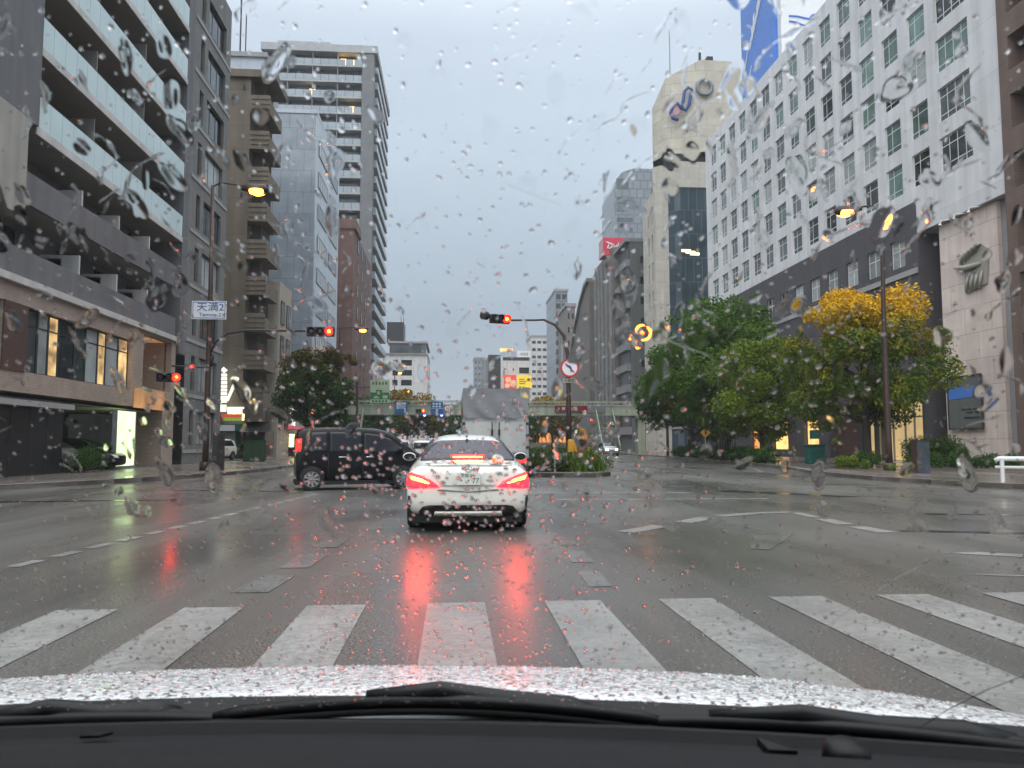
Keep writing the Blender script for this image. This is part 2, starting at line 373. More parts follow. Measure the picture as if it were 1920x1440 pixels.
# ------------------------------------------------------------------ wet ground
def wet(name, col, col2, r0, r1, bump, speck=0, brick=None, film=1.0, wear=None, coat_r=(.17, .42)):
    m = bpy.data.materials.new(name); m.use_nodes = True; t = m.node_tree; b = t.nodes['Principled BSDF']; l = t.links.new
    geo = _n(t, 'ShaderNodeNewGeometry')
    def noise(sc, det=5, rough=.55, vec=None, sv=None):
        n = _n(t, 'ShaderNodeTexNoise'); n.inputs['Scale'].default_value = sc; n.inputs['Detail'].default_value = det; n.inputs['Roughness'].default_value = rough
        src = geo.outputs['Position']
        if sv: mpn = _n(t, 'ShaderNodeMapping'); mpn.inputs['Scale'].default_value = sv; l(src, mpn.inputs[0]); src = mpn.outputs[0]
        l(src, n.inputs['Vector']); return n.outputs['Fac']
    def rng(x, a, b_, c, d):
        n = _n(t, 'ShaderNodeMapRange'); n.inputs[1].default_value = a; n.inputs[2].default_value = b_; n.inputs[3].default_value = c; n.inputs[4].default_value = d; l(x, n.inputs[0]); return n.outputs[0]
    big = noise(.35, 4, sv=(1, .45, 1)); fine = noise(55, 3, .7); track = noise(.9, 3, sv=(1, .08, 1))
    mx = _n(t, 'ShaderNodeMixRGB'); mx.inputs[1].default_value = (*col, 1); mx.inputs[2].default_value = (*col2, 1); l(rng(track, .35, .65, 0, 1), mx.inputs[0])
    colr = mx.outputs[0]
    if speck:
        m2 = _n(t, 'ShaderNodeVectorMath', operation='SCALE'); l(colr, m2.inputs[0]); l(rng(fine, .35, .68, 1-speck, 1+speck*1.6), m2.inputs['Scale']); colr = m2.outputs[0]
    if brick:
        sp = _n(t, 'ShaderNodeTexBrick'); sp.inputs['Scale'].default_value = 1; sp.inputs['Brick Width'].default_value = brick; sp.inputs['Row Height'].default_value = brick; sp.inputs['Mortar Size'].default_value = .012
        sp.inputs['Color1'].default_value = (.9,.9,.9,1); sp.inputs['Color2'].default_value = (1.15,1.1,1.05,1); sp.inputs['Mortar'].default_value = (.5,.5,.5,1); l(geo.outputs['Position'], sp.inputs['Vector'])
        m3 = _n(t, 'ShaderNodeMixRGB', blend_type='MULTIPLY'); m3.inputs[0].default_value = 1; l(colr, m3.inputs[1]); l(sp.outputs[0], m3.inputs[2]); colr = m3.outputs[0]
    if wear:
        m4 = _n(t, 'ShaderNodeMixRGB'); m4.inputs[2].default_value = (*wear, 1); l(colr, m4.inputs[1])
        wn = noise(16, 9, .8); wl = noise(1.3, 5, .6); wa = _n(t, 'ShaderNodeMath', operation='MULTIPLY_ADD'); l(wl, wa.inputs[0]); wa.inputs[1].default_value = .55; l(wn, wa.inputs[2])
        l(rng(wa.outputs[0], .68, .95, 0, .9), m4.inputs[0]); colr = m4.outputs[0]
    l(colr, b.inputs['Base Color'])
    b.inputs['Roughness'].default_value = .75; b.inputs['Specular IOR Level'].default_value = .25
    b.inputs['Coat Weight'].default_value = film; b.inputs['Coat IOR'].default_value = 1.33
    l(rng(big, .36, .62, coat_r[0], coat_r[1]), b.inputs['Coat Roughness'])
    bp = _n(t, 'ShaderNodeBump'); bp.inputs['Strength'].default_value = bump; bp.inputs['Distance'].default_value = .006; l(fine, bp.inputs['Height']); l(bp.outputs[0], b.inputs['Normal'])
    cb = _n(t, 'ShaderNodeBump'); cb.inputs['Strength'].default_value = .10; cb.inputs['Distance'].default_value = .02; l(noise(5, 3), cb.inputs['Height'])
    c2 = _n(t, 'ShaderNodeBump'); c2.inputs['Distance'].default_value = .004; l(rng(big, .38, .6, .02, .30), c2.inputs['Strength']); l(fine, c2.inputs['Height']); l(cb.outputs[0], c2.inputs['Normal'])
    l(c2.outputs[0], b.inputs['Coat Normal'])
    M[name] = m
wet('asphalt', (.040, .0375, .034), (.088, .083, .075), 0, 0, .9, .85)
wet('wet_ground', (.06, .06, .058), (.09, .088, .083), 0, 0, .4, .2)
wet('paving', (.13, .11, .10), (.17, .145, .13), 0, 0, .3, .15, brick=.3, coat_r=(.10, .35))
wet('kerbstone', (.24, .22, .20), (.30, .27, .25), 0, 0, .3, .15, coat_r=(.15, .4))
wet('road_paint', (.20, .196, .188), (.30, .295, .285), 0, 0, .5, .10, wear=(.10, .098, .094), coat_r=(.22, .38))
wet('road_paint_old', (.12, .117, .112), (.20, .195, .188), 0, 0, .5, .12, wear=(.06, .059, .057), coat_r=(.10, .26))
wet('soil', (.03, .022, .016), (.04, .03, .02), 0, 0, .5, .3)

b = MB(); b.quad((-1500,-60,-.03),(1500,-60,-.03),(1500,2500,-.03),(-1500,2500,-.03)); struct(b.build('ground', 'wet_ground'))
b = MB(); b.quad((-80,-40,0),(90,-40,0),(90,700,0),(-80,700,0)); struct(b.build('road', 'asphalt'))
def pavement(name, pts, h=.14, kw=.18):
    P = [V(x, y, 0) for x, y in pts]; b = MB(); b.prism(P, (0, 0, h)); struct(b.build(name, 'paving'))
def kerb(pts, h=.15, kw=.18, side=1):
    b = MB(); n = len(pts)
    for i in range(n-1):
        a, c = V(*pts[i], 0), V(*pts[i+1], 0); d = (c-a).normalized(); N = V(-d.y, d.x, 0)*side; k = max(1, int((c-a).length/1.2)); st = (c-a)/k
        for j in range(k): b.prism([a+st*j+d*.006, a+st*(j+1)-d*.006, a+st*(j+1)-d*.006-N*kw, a+st*j+d*.006-N*kw], (0,0,h))
    struct(b.build('kerb', 'kerbstone'))
LK = [(-75,17.5),(-15.5,19.5),(-12.6,21.5),(-11.2,24.5),(-10.0,28),(-8.9,33),(-8.7,40),(-8.9,60),(-9.2,110),(-9.5,600)]
RK = [(85,17),(19,18),(16.3,19.5),(15.2,22),(14.6,26),(14.9,31),(16.4,36.5),(17.7,43),(19.3,58),(20.2,72),(20.4,110),(20.4,600)]
pavement('pavement', LK+[(-75,600)]); kerb(LK, side=-1)
pavement('pavement', (RK+[(85,600)])[::-1]); kerb(RK, side=1)
ISL = [(2.9,29.2),(5.4,29.0),(6.2,30.2),(6.3,33),(6.1,40),(5.6,88),(3.4,88),(2.7,40),(2.6,31)]
b = MB(); b.prism([V(x,y,0) for x,y in ISL], (0,0,.16)); struct(b.build('traffic_island', 'soil')); kerb(ISL+[ISL[0]], h=.19, kw=.18, side=-1)
# ---- painted markings (each set is one sheet 4 mm above the road)
def paint(name, polys, m='road_paint'):
    b = MB()
    for p in polys: n = len(p); b.add([(x,y,.005) for x,y in p], [list(range(n))])
    struct(b.build(name, m))
def rect(x0, y0, x1, y1, sk=0): return [(x0,y0),(x1,y0),(x1+sk,y1),(x0+sk,y1)]
paint('crosswalk_marking', [rect(.03+.925*k-.225, 2.9, .03+.925*k+.225, 6.2+.015*k, .0) for k in range(-7, 10)])
def line(pts, wd):
    out = []
    for (x0,y0),(x1,y1) in zip(pts, pts[1:]):
        d = V(x1-x0, y1-y0, 0).normalized(); n = V(-d.y, d.x, 0)*wd/2
        out.append([(x0+n.x,y0+n.y),(x0-n.x,y0-n.y),(x1-n.x,y1-n.y),(x1+n.x,y1+n.y)])
    return out
paint('lane_marking', [rect(-1.87,6.75,-1.55,7.6,.06), rect(-1.76,8.05,-1.45,9.0,.04), rect(-1.68,9.6,-1.40,10.5,.04), rect(1.19,6.8,1.40,7.65,.04), rect(1.26,8.2,1.5,9.05,.03), rect(1.34,9.6,1.56,10.4,.03)], 'road_paint_old')
curve = [(-6.6,2.6),(-4.5,8.1),(-3.95,14.2),(-3.4,20.1)]
dash = []
for i in range(26):
    t0 = i/26*3
    def cv(t): k = min(2, int(t)); f_ = t-k; a, c = curve[k], curve[k+1]; return (a[0]+(c[0]-a[0])*f_, a[1]+(c[1]-a[1])*f_)
    dash += line([cv(t0), cv(t0+.075)], .16)
paint('turn_guide_marking', dash + line([(2.45,10.95),(3.2,11.75)],.3) + line([(3.66,12.2),(4.3,12.95)],.32) + line([(4.63,13.25),(5.5,13.75),(6.2,13.9)],.3) + line([(6.25,13.8),(6.2,12.9)],.22) + line([(6.18,12.6),(6.12,11.7)],.3) + line([(6.12,11.4),(6.15,10.6)],.3))
paint('arrow_marking', [[(3.55,9.1),(3.75,9.0),(4.25,9.75),(4.8,10.65),(4.1,10.5),(4.0,10.1)]], 'road_paint_old')
paint('stop_line_marking', [rect(2.3,17.2,7.2,17.45), rect(8.2,21.9,14.2,22.1), rect(1.9,19.6,6.2,19.85)]+[rect(7+1.0*k,18.6,7.45+1.0*k,20.9) for k in range(0)])
paint('edge_line_marking', line([(-13.5,18.9),(-11.6,20.7),(-10.5,23.0),(-9.2,27.5),(-8.3,33),(-8.1,44),(-8.2,110)],.15)+line([(13.9,34),(15.2,38),(16.9,47),(18.6,60),(19.6,75),(19.8,140)],.15)+line([(14.1,20.5),(13.6,25),(13.8,31)],.15))
paint('hatched_marking', [[(5.6+.55*k,8.6-1.15*k),(6.1+.55*k,8.6-1.15*k),(8.3+.55*k,7.5-1.15*k),(7.7+.55*k,7.4-1.15*k)] for k in range(3)]+[[(4.8,7.2),(5.15,7.15),(7.6,6.45),(7.2,6.4)]])
paint('zebra_marking', [[(2.1,28.6),(2.5,28.6),(3.4,26.0),(3.0,26.0)],[(2.9,28.4),(3.3,28.4),(4.0,26.3),(3.6,26.3)]]+line([(1.9,29.2),(1.95,60)],.14)+line([(2.2,25.5),(6.9,25.6)],.12)+line([(6.8,29.5),(6.9,60)],.14))
paint('lane_line_marking', [p for k in range(9) for p in line([(-1.55,30+9*k),(-1.55,35+9*k)],.14)+line([(-5.0,30+9*k),(-5.0,35+9*k)],.14)+line([(10.2,30+9*k),(10.2,35+9*k)],.14)+line([(13.6,33+9*k),(13.6,38+9*k)],.14)])
# dark repair patches and a manhole cover give the asphalt its history
def patch(name, pts, m): b = MB(); b.add([(x,y,.0025) for x,y in pts], [list(range(len(pts)))]); struct(b.build(name, m))
wet('tar', (.016,.016,.017), (.022,.022,.022), 0, 0, .3, .1, coat_r=(.04,.15))
patch('road_patch', [(-7.6,21.6),(-4.2,20.7),(-4.1,21.0),(-7.5,22.0)], 'tar'); patch('road_patch', [(6.9,20.3),(9.3,17.7),(9.8,17.8),(7.6,20.5)], 'tar')
patch('road_patch', [(6.4,10.7),(8.2,10.2),(8.2,10.45),(6.5,10.95)], 'tar'); patch('road_patch', [(8.4,13.2),(11.5,12.6),(11.6,12.85),(8.5,13.5)], 'tar')
patch('road_patch', [(-10,17.4),(-6.2,17.9),(-6.2,18.15),(-10,17.8)], 'tar')
b = MB(); b.lathe((6.6,22.4,0), Z, [(-.02,.5),(.007,.5),(.007,.47)], 24); struct(b.build('manhole_cover', 'steel_dark'))

# ------------------------------------------------------------------ LEFT: balcony apartment block with shop floor
def apartment_left():
    r = root('apartment_block', (-15, 34, 0), 'dark grey apartment block with rows of pale glass balconies above a tiled shop floor', 'building')
    O = V(-15, 0, 0); U = UL
    b = MB(); b.box((-34, 24, 2.9), (-16.8, 43.9, 37)); b.box((-34, 24, 0), (-21, 43.9, 2.9)); b.box((-21, 24, 0), (-15.25, 31.2, 2.9))
    b.build('wall', 'dark_concrete', r)
    b = MB(); b.ob(O,U,25.2,28.0,-1.8,.12,12.6,37); b.ob(O,U,43.0,44.0,-1.8,.02,6.2,37); b.build('pillar', 'dark_concrete', r)
    b = MB(); b.ob(O,U,21.5,27.3,-1.5,.16,9.1,12.6); b.build('concrete_fin', 'beige_concrete', r)
    nflo = 7
    for k in range(nflo):
        z = 12.5+3*k; b = MB(); b.ob(O,U,28.02,42.9,-1.8,0,z-.14,z+.10,0); b.ob(O,U,28.0,42.95,.0,.05,z-.16,z+.14,1)
        bal = b.build('balcony', ['soffit', 'white_edge'], r)
        g = MB(); n = 17; st = 14.86/n
        for i in range(n): g.ob(O,U,28.04+i*st+.012,28.04+(i+1)*st-.012,.0,.03,z+.16,z+1.28)
        g.build('glass_railing', 'glass_rail', bal)
        g = MB(); g.ob(O,U,28.02,42.9,-.03,0,z+1.28,z+1.33)
        for i in range(0, n+1, 2): g.ob(O,U,28.02+i*st,28.05+i*st,-.04,-.005,z+.1,z+1.28)
        g.build('handrail', 'dark_trim', bal)
        for u in (32.9, 37.9): g = MB(); g.ob(O,U,u,u+.06,-1.75,-.25,z+.1,z+2.5); g.build('partition', 'soffit', bal)
        for u in (28.6, 30.7, 33.4, 35.6, 38.4, 40.6):
            window(r, V(-16.79,0,0), U, u, z+.12, u+1.8, z+2.3, 0, (.5,), (), 'dark_trim', random.choice(['dark_glass','dark_glass','grey_glass','curtain']))
    # two concrete balcony floors
    for z0, z1, ua, ub in ((9.7,10.84,26.0,42.4),(7.0,8.03,22.0,42.4)):
        b = MB(); b.ob(O,U,ua,ub,-.14,0,z0,z1,0); b.ob(O,U,ua,ub,-1.8,-.14,z0,z0+.16,1)
        if z0 < 8: b.ob(O,U,ua,ua+.15,-1.8,-.141,z0+.16,z1,0)
        o = b.build('balcony', ['dark_concrete', 'soffit'], r)
        for u in (32.0, 35.5, 39.0): g = MB(); g.ob(O,U,u,u+.12,-1.75,-.2,z0+.17,z0+1.9); g.ob(O,U,u,u+1.1,-1.72,-.9,z0+.17,z0+1.75); g.build('partition', 'white_edge', o)
        for u in (28.6, 33.4, 36.8, 40.4):
            window(r, V(-16.79,0,0), U, u, z0+.3, u+1.6, z0+2.4, 0, (.5,), (), 'dark_trim', random.choice(['dark_glass','grey_glass']))
    # shop floor
    b = MB(); b.ob(O,U,20,42.7,-1.5,.18,6.75,7.0-.003); b.build('ledge', 'white_edge', r)
    b = MB(); b.wall(O, U, 42.6, 6.75, [(25.0,3.75,26.6,6.08),(28.05,3.78,37.1,6.1),(38.3,4.0,42.0,6.62)], .35, z0=3.18)
    b.ob(O,U,20,42.6,-1.7,-.002,3.05,3.179); b.ob(O,U,41.0,42.6,-1.7,0,.1,3.05); b.build('tiled_wall', 'tile', r)
    b = MB(); b.ob(O,U,26.6,28.04,.002,.05,3.76,6.09); b.build('brown_panel', 'brown_panel', r)
    b = MB(); b.box((-16.78,38.2,4.0),(-16.6,42.1,6.6)); b.box((-16.6,42.0,4.0),(-15.3,42.2,6.62)); b.build('recess_wall', 'tile', r)
    b = MB(); b.box((-16.6,38.3,6.63),(-15.1,42.0,6.68)); b.build('recess_ceiling', 'painted_lamplight', r)  # no lamp here: warm light on the soffit is its own emission
    u = 28.05; wd = [1.2,.75,.75,1.3,.9,1.1,.75,1.25,1.05]
    for i, w_ in enumerate(wd):
        pm = ['dark_glass','curtain','window_lit','dark_glass','green_pane','curtain','window_lit','curtain','window_lit'][i]
        window(r, O, U, u, 3.78, u+w_, 6.1, .3, (), (.74,), 'dark_trim', pm, .06); u += w_
    window(r, O, U, 25.0, 3.75, 26.6, 6.08, .2, (.5,), (), 'dark_trim', 'grey_glass')
    b = MB(); b.ob(O,U,20,31.2,-.24,-.14,.1,2.55,0); 
    for i in range(9): b.ob(O,U,20.4+i*1.2,20.44+i*1.2,-.14,-.12,.1,2.55,1)
    b.build('shutter', ['black_panel','dark_trim'], r)
    b = MB(); b.ob(O,U,20,31.25,-.2,.25,2.58,2.78); b.build('canopy', 'ledge', r)
    b = MB(); b.box((-20.9,31.3,2.86),(-15.3,41.0,2.9)); b.build('garage_ceiling', 'soffit', r)
    b = MB(); b.box((-15.02,37.4,2.98),(-14.85,40.9,3.9)); b.build('glowing_face', 'painted_lamplight', r)  # patch of warm light on the tiled wall, added as a glowing slab
apartment_left()
t = root('standing_sign', (-15, 36.5, .14), 'tall glowing pale green sign board standing before the dark garage opening', 'sign')
b = MB(); b.box((-15.08,35.5,.28),(-14.92,37.45,2.75)); b.build('glowing_face', 'sign_green_white', t)
b = MB(); b.box((-15.12,35.4,.14),(-14.88,37.55,.28)); b.box((-15.1,35.42,.28),(-14.9,35.498,2.8)); b.box((-15.1,37.452,.28),(-14.9,37.53,2.8)); b.build('frame', 'steel_grey', t)
b = MB(); b.lathe((-14.91,37.0,.7),(1,0,0),[(0,.13),(.008,.13)],16); b.build('yellow_dot','yellow_paint',t)
# ------------------------------------------------------------------ grey office with black windows
def office_left():
    r = root('office_building', (-15, 48, 0), 'grey concrete office block with black window groups beside the balcony block', 'building')
    O = V(-15,0,0); U = UL; holes = []
    for k in range(9):
        z = 1.2+3.15*k; holes += [(45.1,z,45.8,z+2.0),(46.4,z,49.9,z+2.0)]
    b = MB(); b.wall(O,U,50.9,30.2,[h for h in holes if h[3] < 30],.25,z0=0); b.v = [x if x.y > 44 else V(x.x,44.05,x.z) for x in b.v]
    b.quad((-15,50.9,0),(-33,50.9,0),(-33,50.9,30.2),(-15,50.9,30.2)); b.quad((-15,44.05,30.2),(-15,50.9,30.2),(-33,50.9,30.2),(-33,44.05,30.2)); b.build('wall', 'grey_concrete', r)
    for h in holes:
        if h[3] < 30: window(r, O, U, *h, .25, (.33,.66) if h[2]-h[0] > 2 else (), (), 'dark_trim', random.choice(['dark_glass','dark_glass','grey_glass','curtain']))
    for k in range(9):
        b = MB(); b.ob(O,U,44.1,50.88,.003,.05,.75+3.15*k,.95+3.15*k); b.build('band', 'ledge', r)
office_left()
# ------------------------------------------------------------------ brown apartment slab across the side street
def brown_block():
    r = root('brown_building', (-18, 66, 0), 'tan brown concrete block with a blank side wall and corner balconies', 'building')
    b = MB(); b.box((-40,62,0),(-16.6,66.2,31)); b.build('wall', 'brown_wall', r)
    b = MB(); b.box((-16.6,63.2,0),(-15.8,66.2,31)); b.build('recess_wall', 'brown_dark', r)
    b = MB(); b.box((-40,61.7,31),(-14.6,66.4,31.6)); b.build('roof_slab', 'brown_wall', r)
    for k in range(11):
        z = 1.2+2.98*k; b = MB(); n_ = 3
        if k == 10: continue
        b.box((-16.58,61.85,z),(-15.0,61.97,z+1.5)); b.box((-15.12,61.97,z),(-15.0,66.1,z+1.15)); b.box((-16.58,61.97,z),(-15.12,66.1,z+.15))
        for q in (.35,.75,1.15): b.box((-16.5,61.79,z+q),(-14.95,61.85,z+q+.09))
        b.build('balcony', 'brown_wall', r)
        b = MB(); b.box((-15.79,63.6,z+.2),(-15.76,65.6,z+2.3)); b.build('window', 'dark_glass', r)
        b = MB(); b.tube([(-17.1,61.9,z+2.0),(-17.1,61.9,z+2.35)],.06); b.build('vent_pipe', 'dark_trim', r) if k % 3 == 0 else None
    b = MB(); b.box((-40,61.96,3.4),(-16.6,62.0,3.6)); b.build('band', 'brown_dark', r)
    # ground floor shopfront facing the side street
    b = MB(); b.box((-22.5,61.85,.15),(-16.6,61.99,2.4)); b.build('shopfront', 'utility_green', r)
    b = MB(); b.box((-19.9,61.82,.3),(-18.4,61.84,2.2)); b.box((-21.8,61.82,.3),(-20.6,61.84,2.2)); b.box((-17.9,61.82,.3),(-17.0,61.84,2.2)); b.build('shop_window', 'curtain', r)
brown_block()
def shop_signs():
    Y0 = 61.5
    P = lambda u, v: atY(u, v, Y0)
    r = root('shop_sign', P(450,800), 'lit shop sign with white top, red and green price strips above the green shopfront', 'sign')
    def pan(n, u0, v0, u1, v1, m, par=r, d=.12, yo=0):
        a, c = P(u0,v1), P(u1,v0); b = MB(); b.box((a.x,Y0+yo,a.z),(c.x,Y0+yo+d,c.z)); return b.build(n, m, par)
    pan('header_panel',427,769,458,776,'yellow_glow'); pan('light_bar',426,763,457,768.6,'sign_glow')
    pan('price_strip',415,776.3,455,783,'price_red'); pan('price_strip',418,783.3,455,789,'price_green'); pan('blue_strip',414,789.3,455,795,'far_blue'); pan('white_panel',412,797,440,808,'sign_white'); pan('green_panel',440.3,797,452,808,'teal_box')
    r2 = root('exit_sign', P(470,783), 'small bright green glowing sign right of the price strips', 'sign'); pan('glowing_face',464.5,777,476,788,'green_glow',r2); pan('frame',463.5,788.2,477,789.4,'steel_grey',r2)
    r3 = root('notice_board', P(459,780), 'small cream board with red arrow under a blue square beside the green sign', 'sign'); pan('blue_square',454.8,767,461,776,'sign_blue',r3,.1,-.1); pan('cream_panel',454.5,776.4,463.3,788,'yellow_glow',r3,.1,-.1); pan('arrow',456.5,784,462,785,'sign_red',r3,.03,-.14)
    # the big glowing sign: two stacks of lit slats, a slanted bar and a curved foot
    r4 = root('illuminated_sign', P(415,790), 'tall glowing white sign of stacked slats with a slanted bar on the brown wall', 'sign')
    for i in range(8):
        for j, (a, c) in enumerate(((400.2,411.8),(413,426.3))): pan('lit_slat',a,700+7*i+(1 if j else 0),c,705.0+7*i+(1 if j else 0),'sign_glow',r4,.25,-.3)
    b = MB(); q = [P(425,752),P(429,752),P(448.5,709),P(444,707)]; b.prism([V(x.x,Y0-.3,x.z) for x in q],(0,.25,0)); b.build('slanted_bar','sign_glow',r4)
    b = MB(); b.tube([V(x.x,Y0-.2,x.z) for x in (P(400,776),P(402,766),P(408,758),P(416,752),P(424,748))],.16,8); b.tube([V(x.x,Y0-.2,x.z) for x in (P(418,697),P(421,693),P(424,697))],.2,8); b.build('curved_tube','sign_glow',r4)
    pan('lower_panel',403,759,425,772,'sign_glow',r4,.2,-.24)
    r5 = root('vertical_sign', atY(548,800,75), 'narrow white lit vertical shop sign on the cream building', 'sign')
    a, c = atY(543.5,802,75), atY(553,766,75); b = MB(); b.box((a.x,75,a.z),(c.x,75.3,c.z)); b.build('glowing_face','sign_glow',r5)
    b = MB(); b.box((a.x-.06,75.02,a.z-.08),(c.x+.06,75.28,a.z-.001)); b.box((a.x-.06,75.02,c.z+.001),(c.x+.06,75.28,c.z+.08)); b.build('frame','steel_dark',r5)
shop_signs()
# ------------------------------------------------------------------ small cream building, blue glass block, red-brown block, tall tower, pale tower, far blocks
def simple(name, x0, x1, y0, y1, h, wallm, label, cat='building', base=0):
    r = root(name, ((x0+x1)/2, y0, 0), label, cat); b = MB(); b.box((x0,y0,base),(x1,y1,h)); b.build('wall', wallm, r); return r
r = simple('cream_building', -24, -14.9, 66.6, 71.2, 15.2, 'cream', 'small cream building squeezed between the brown block and the blue glass block')
for k in range(4):
    for u in (66.9, 69.2): window(r, V(-14.88,0,0), UL, u, 2.6+3*k, u+1.3, 4.6+3*k, .0, (.5,), (), 'dark_trim', 'dark_glass')
r = simple('glass_building', -32, -14, 76.6, 92, 34.5, 'blue_glass', 'pale blue glass office block left of the red-brown block')
b = MB(); b.box((-13.998,76.6,1),(-13.9,91.9,34.4)); b.build('panel_front', 'blue_panel', r)
for k in range(9):
    for j in range(2): window(r, V(-13.89,0,0), UL, 78+7*j, 4.3+3.3*k, 83.5+7*j, 5.9+3.3*k, .0, (.2,.4,.6,.8), (), 'steel_grey', 'curtain' if (k+j) % 3 else 'grey_glass', .06)
b = MB(); b.box((-32,76.5,34.5),(-13.9,92,34.9)); b.build('roof', 'blue_panel', r)
r = simple('redbrick_building', -24, -13.9, 106, 128, 31, 'redbrick', 'red-brown brick block standing before the tall balcony tower')
b = MB(); b.box((-17,105.8,31),(-13.6,112,32.4)); b.build('parapet', 'redbrick', r)
for k in range(9):
    for u in (110,115,120): window(r, V(-13.88,0,0), UL, u, 3+3.2*k, u+1.2, 5+3.2*k, .0, (), (), 'dark_trim', 'dark_glass')
def tower():
    r = root('apartment_tower', (-24, 131, 0), 'tallest tower, grey with stacked balconies on every floor, on the left skyline', 'building')
    b = MB(); b.box((-33,132.4,0),(-15.3,156,69.2)); b.build('wall', 'tower_wall', r)
    b = MB(); b.box((-16.2,130.8,0),(-14.2,133,69.7)); b.build('column', 'column_grey', r)
    b = MB(); b.box((-33.5,130.6,69.2),(-13.6,157,70.5)); b.box((-31,132,70.5),(-22,142,71.6)); b.build('roof', 'tower_slab', r)
    pats = [random.choice(['dark_glass','grey_glass','curtain','dark_glass']) for _ in range(400)]; n = 0
    for k in range(24):
        z = 1.6+2.83*k; b = MB(); b.box((-33.3,130.9,z),(-16.22,132.4,z+.32)); bal = b.build('balcony', 'tower_slab', r)
        g = MB(); st = 17/12
        for i in range(12): g.box((-33.25+i*st+.04,130.92,z+.34),(-33.25+(i+1)*st-.04,130.98,z+1.35))
        g.build('railing', 'tower_rail', bal)
        for i in (0,3,6,9): g = MB(); g.box((-33.25+i*st,131.0,z+.33),(-33.17+i*st,132.4,z+2.8)); g.build('partition', 'tower_slab', bal)
        b = MB(); b.box((-15.3,133.1,z),(-13.7,155.5,z+.3)); bal = b.build('balcony', 'tower_slab', r)
        g = MB(); g.box((-13.8,133.15,z+.31),(-13.72,155.4,z+1.3)); g.box((-15.28,133.12,z+.31),(-13.81,133.2,z+1.3)); g.build('railing', 'tower_rail', bal)
        b = MB()
        for i in range(4): b.box((-33.0+i*4.25,132.34,z+.4),(-29.6+i*4.25,132.39,z+2.5))
        b.build('window_band', 'grey_glass', r)
        if k in (8, 13, 17, 18, 21, 23):
            b = MB(); x = -32+random.random()*13; b.box((x,132.3,z+.8),(x+1.0,132.335,z+2.1)); b.build('lit_window', 'lamp_yellow' if k % 2 else 'window_lit', r)
        if k in (20,23): 
            b = MB(); x = -22+random.random()*5; b.box((x,132.3,z+.8),(x+.9,132.335,z+2.0)); b.build('lit_window', 'lamp_yellow', r)
    b = MB()
    for k in range(24): b.box((-15.28,134,2+2.9*k),(-15.26,155,4.2+2.9*k))
    b.build('window_band', 'dark_glass', r)
tower()
r = simple('pale_tower', -30.5, -24.6, 98, 106, 51, 'blue_panel', 'pale grey rooftop tower rising behind the brown block'); b = MB(); b.box((-30.9,97.6,51),(-24.2,106,51.6)); b.build('roof','far_grey',r)
b = MB(); b.tube([(-27.6,100,51.6),(-27.6,100,58)],.09,6); b.tube([(-28.3,100,51.6),(-28.3,100,62)],.12,6); b.build('antenna','steel_dark',r)
def white_far():
    r = root('white_building', (-16, 235, 0), 'white far block with dark balcony openings and a black penthouse, left of the road', 'building')
    p0, p1 = atY(727,640,235), atY(776,640,235); h = p0.z
    x0, x1 = p0.x, p1.x; holes = []
    for k in range(12):
        z = h-7.4-3.05*k; 
        if z < 2: break
        holes += [(1.5,z,3.1,z+1.8),(4.1,z,7.4,z+1.8)]
    b = MB(); b.wall(V(x0,235,0),UF,x1-x0,h-4,holes,1.2); b.box((x1+.002,235.001,0),(x1+4,262,h-4)); b.box((x0,236.4,0),(x1,262,h-4)); b.build('wall','white_paint2',r)
    b = MB(); b.box((x0+.6,234.6,h-4+.3),(x1+3.8,260,h-.6)); b.build('top_floor','grey_glass',r)
    b = MB(); b.box((x0+.3,234.2,h-.6),(x1+4.2,260,h)); b.box((x0-.2,234.3,h-4),(x1+4.2,261,h-3.7)); b.build('roof','far_grey',r)
    a, c = atY(725,632,237), atY(757,604,237); b = MB(); b.box((a.x,237,h),(c.x,246,c.z)); b.build('penthouse','black_panel',r)
    b = MB(); b.tube([(c.x-1,240,c.z),(c.x-1,240,c.z+4)],.1,5); b.tube([(c.x-.2,240,c.z),(c.x-.2,240,c.z+2.4)],.1,5); b.build('antenna','steel_dark',r)
    for i, hh in enumerate(holes):
        window(r, V(x0,235,0), UF, *hh, 1.15, (.5,), (), 'dark_trim', 'dark_glass')
white_far()
r = simple('slate_building', atY(789,700,400).x, atY(803,700,400).x, 400, 430, atY(795,682,400).z, 'far_blue', 'slender slate blue block just right of the white far block')
b = MB(); q = atY(795,682,400); b.box((q.x-2,402,q.z),(q.x+1.5,410,q.z+2)); b.build('plant_room','far_grey',r)

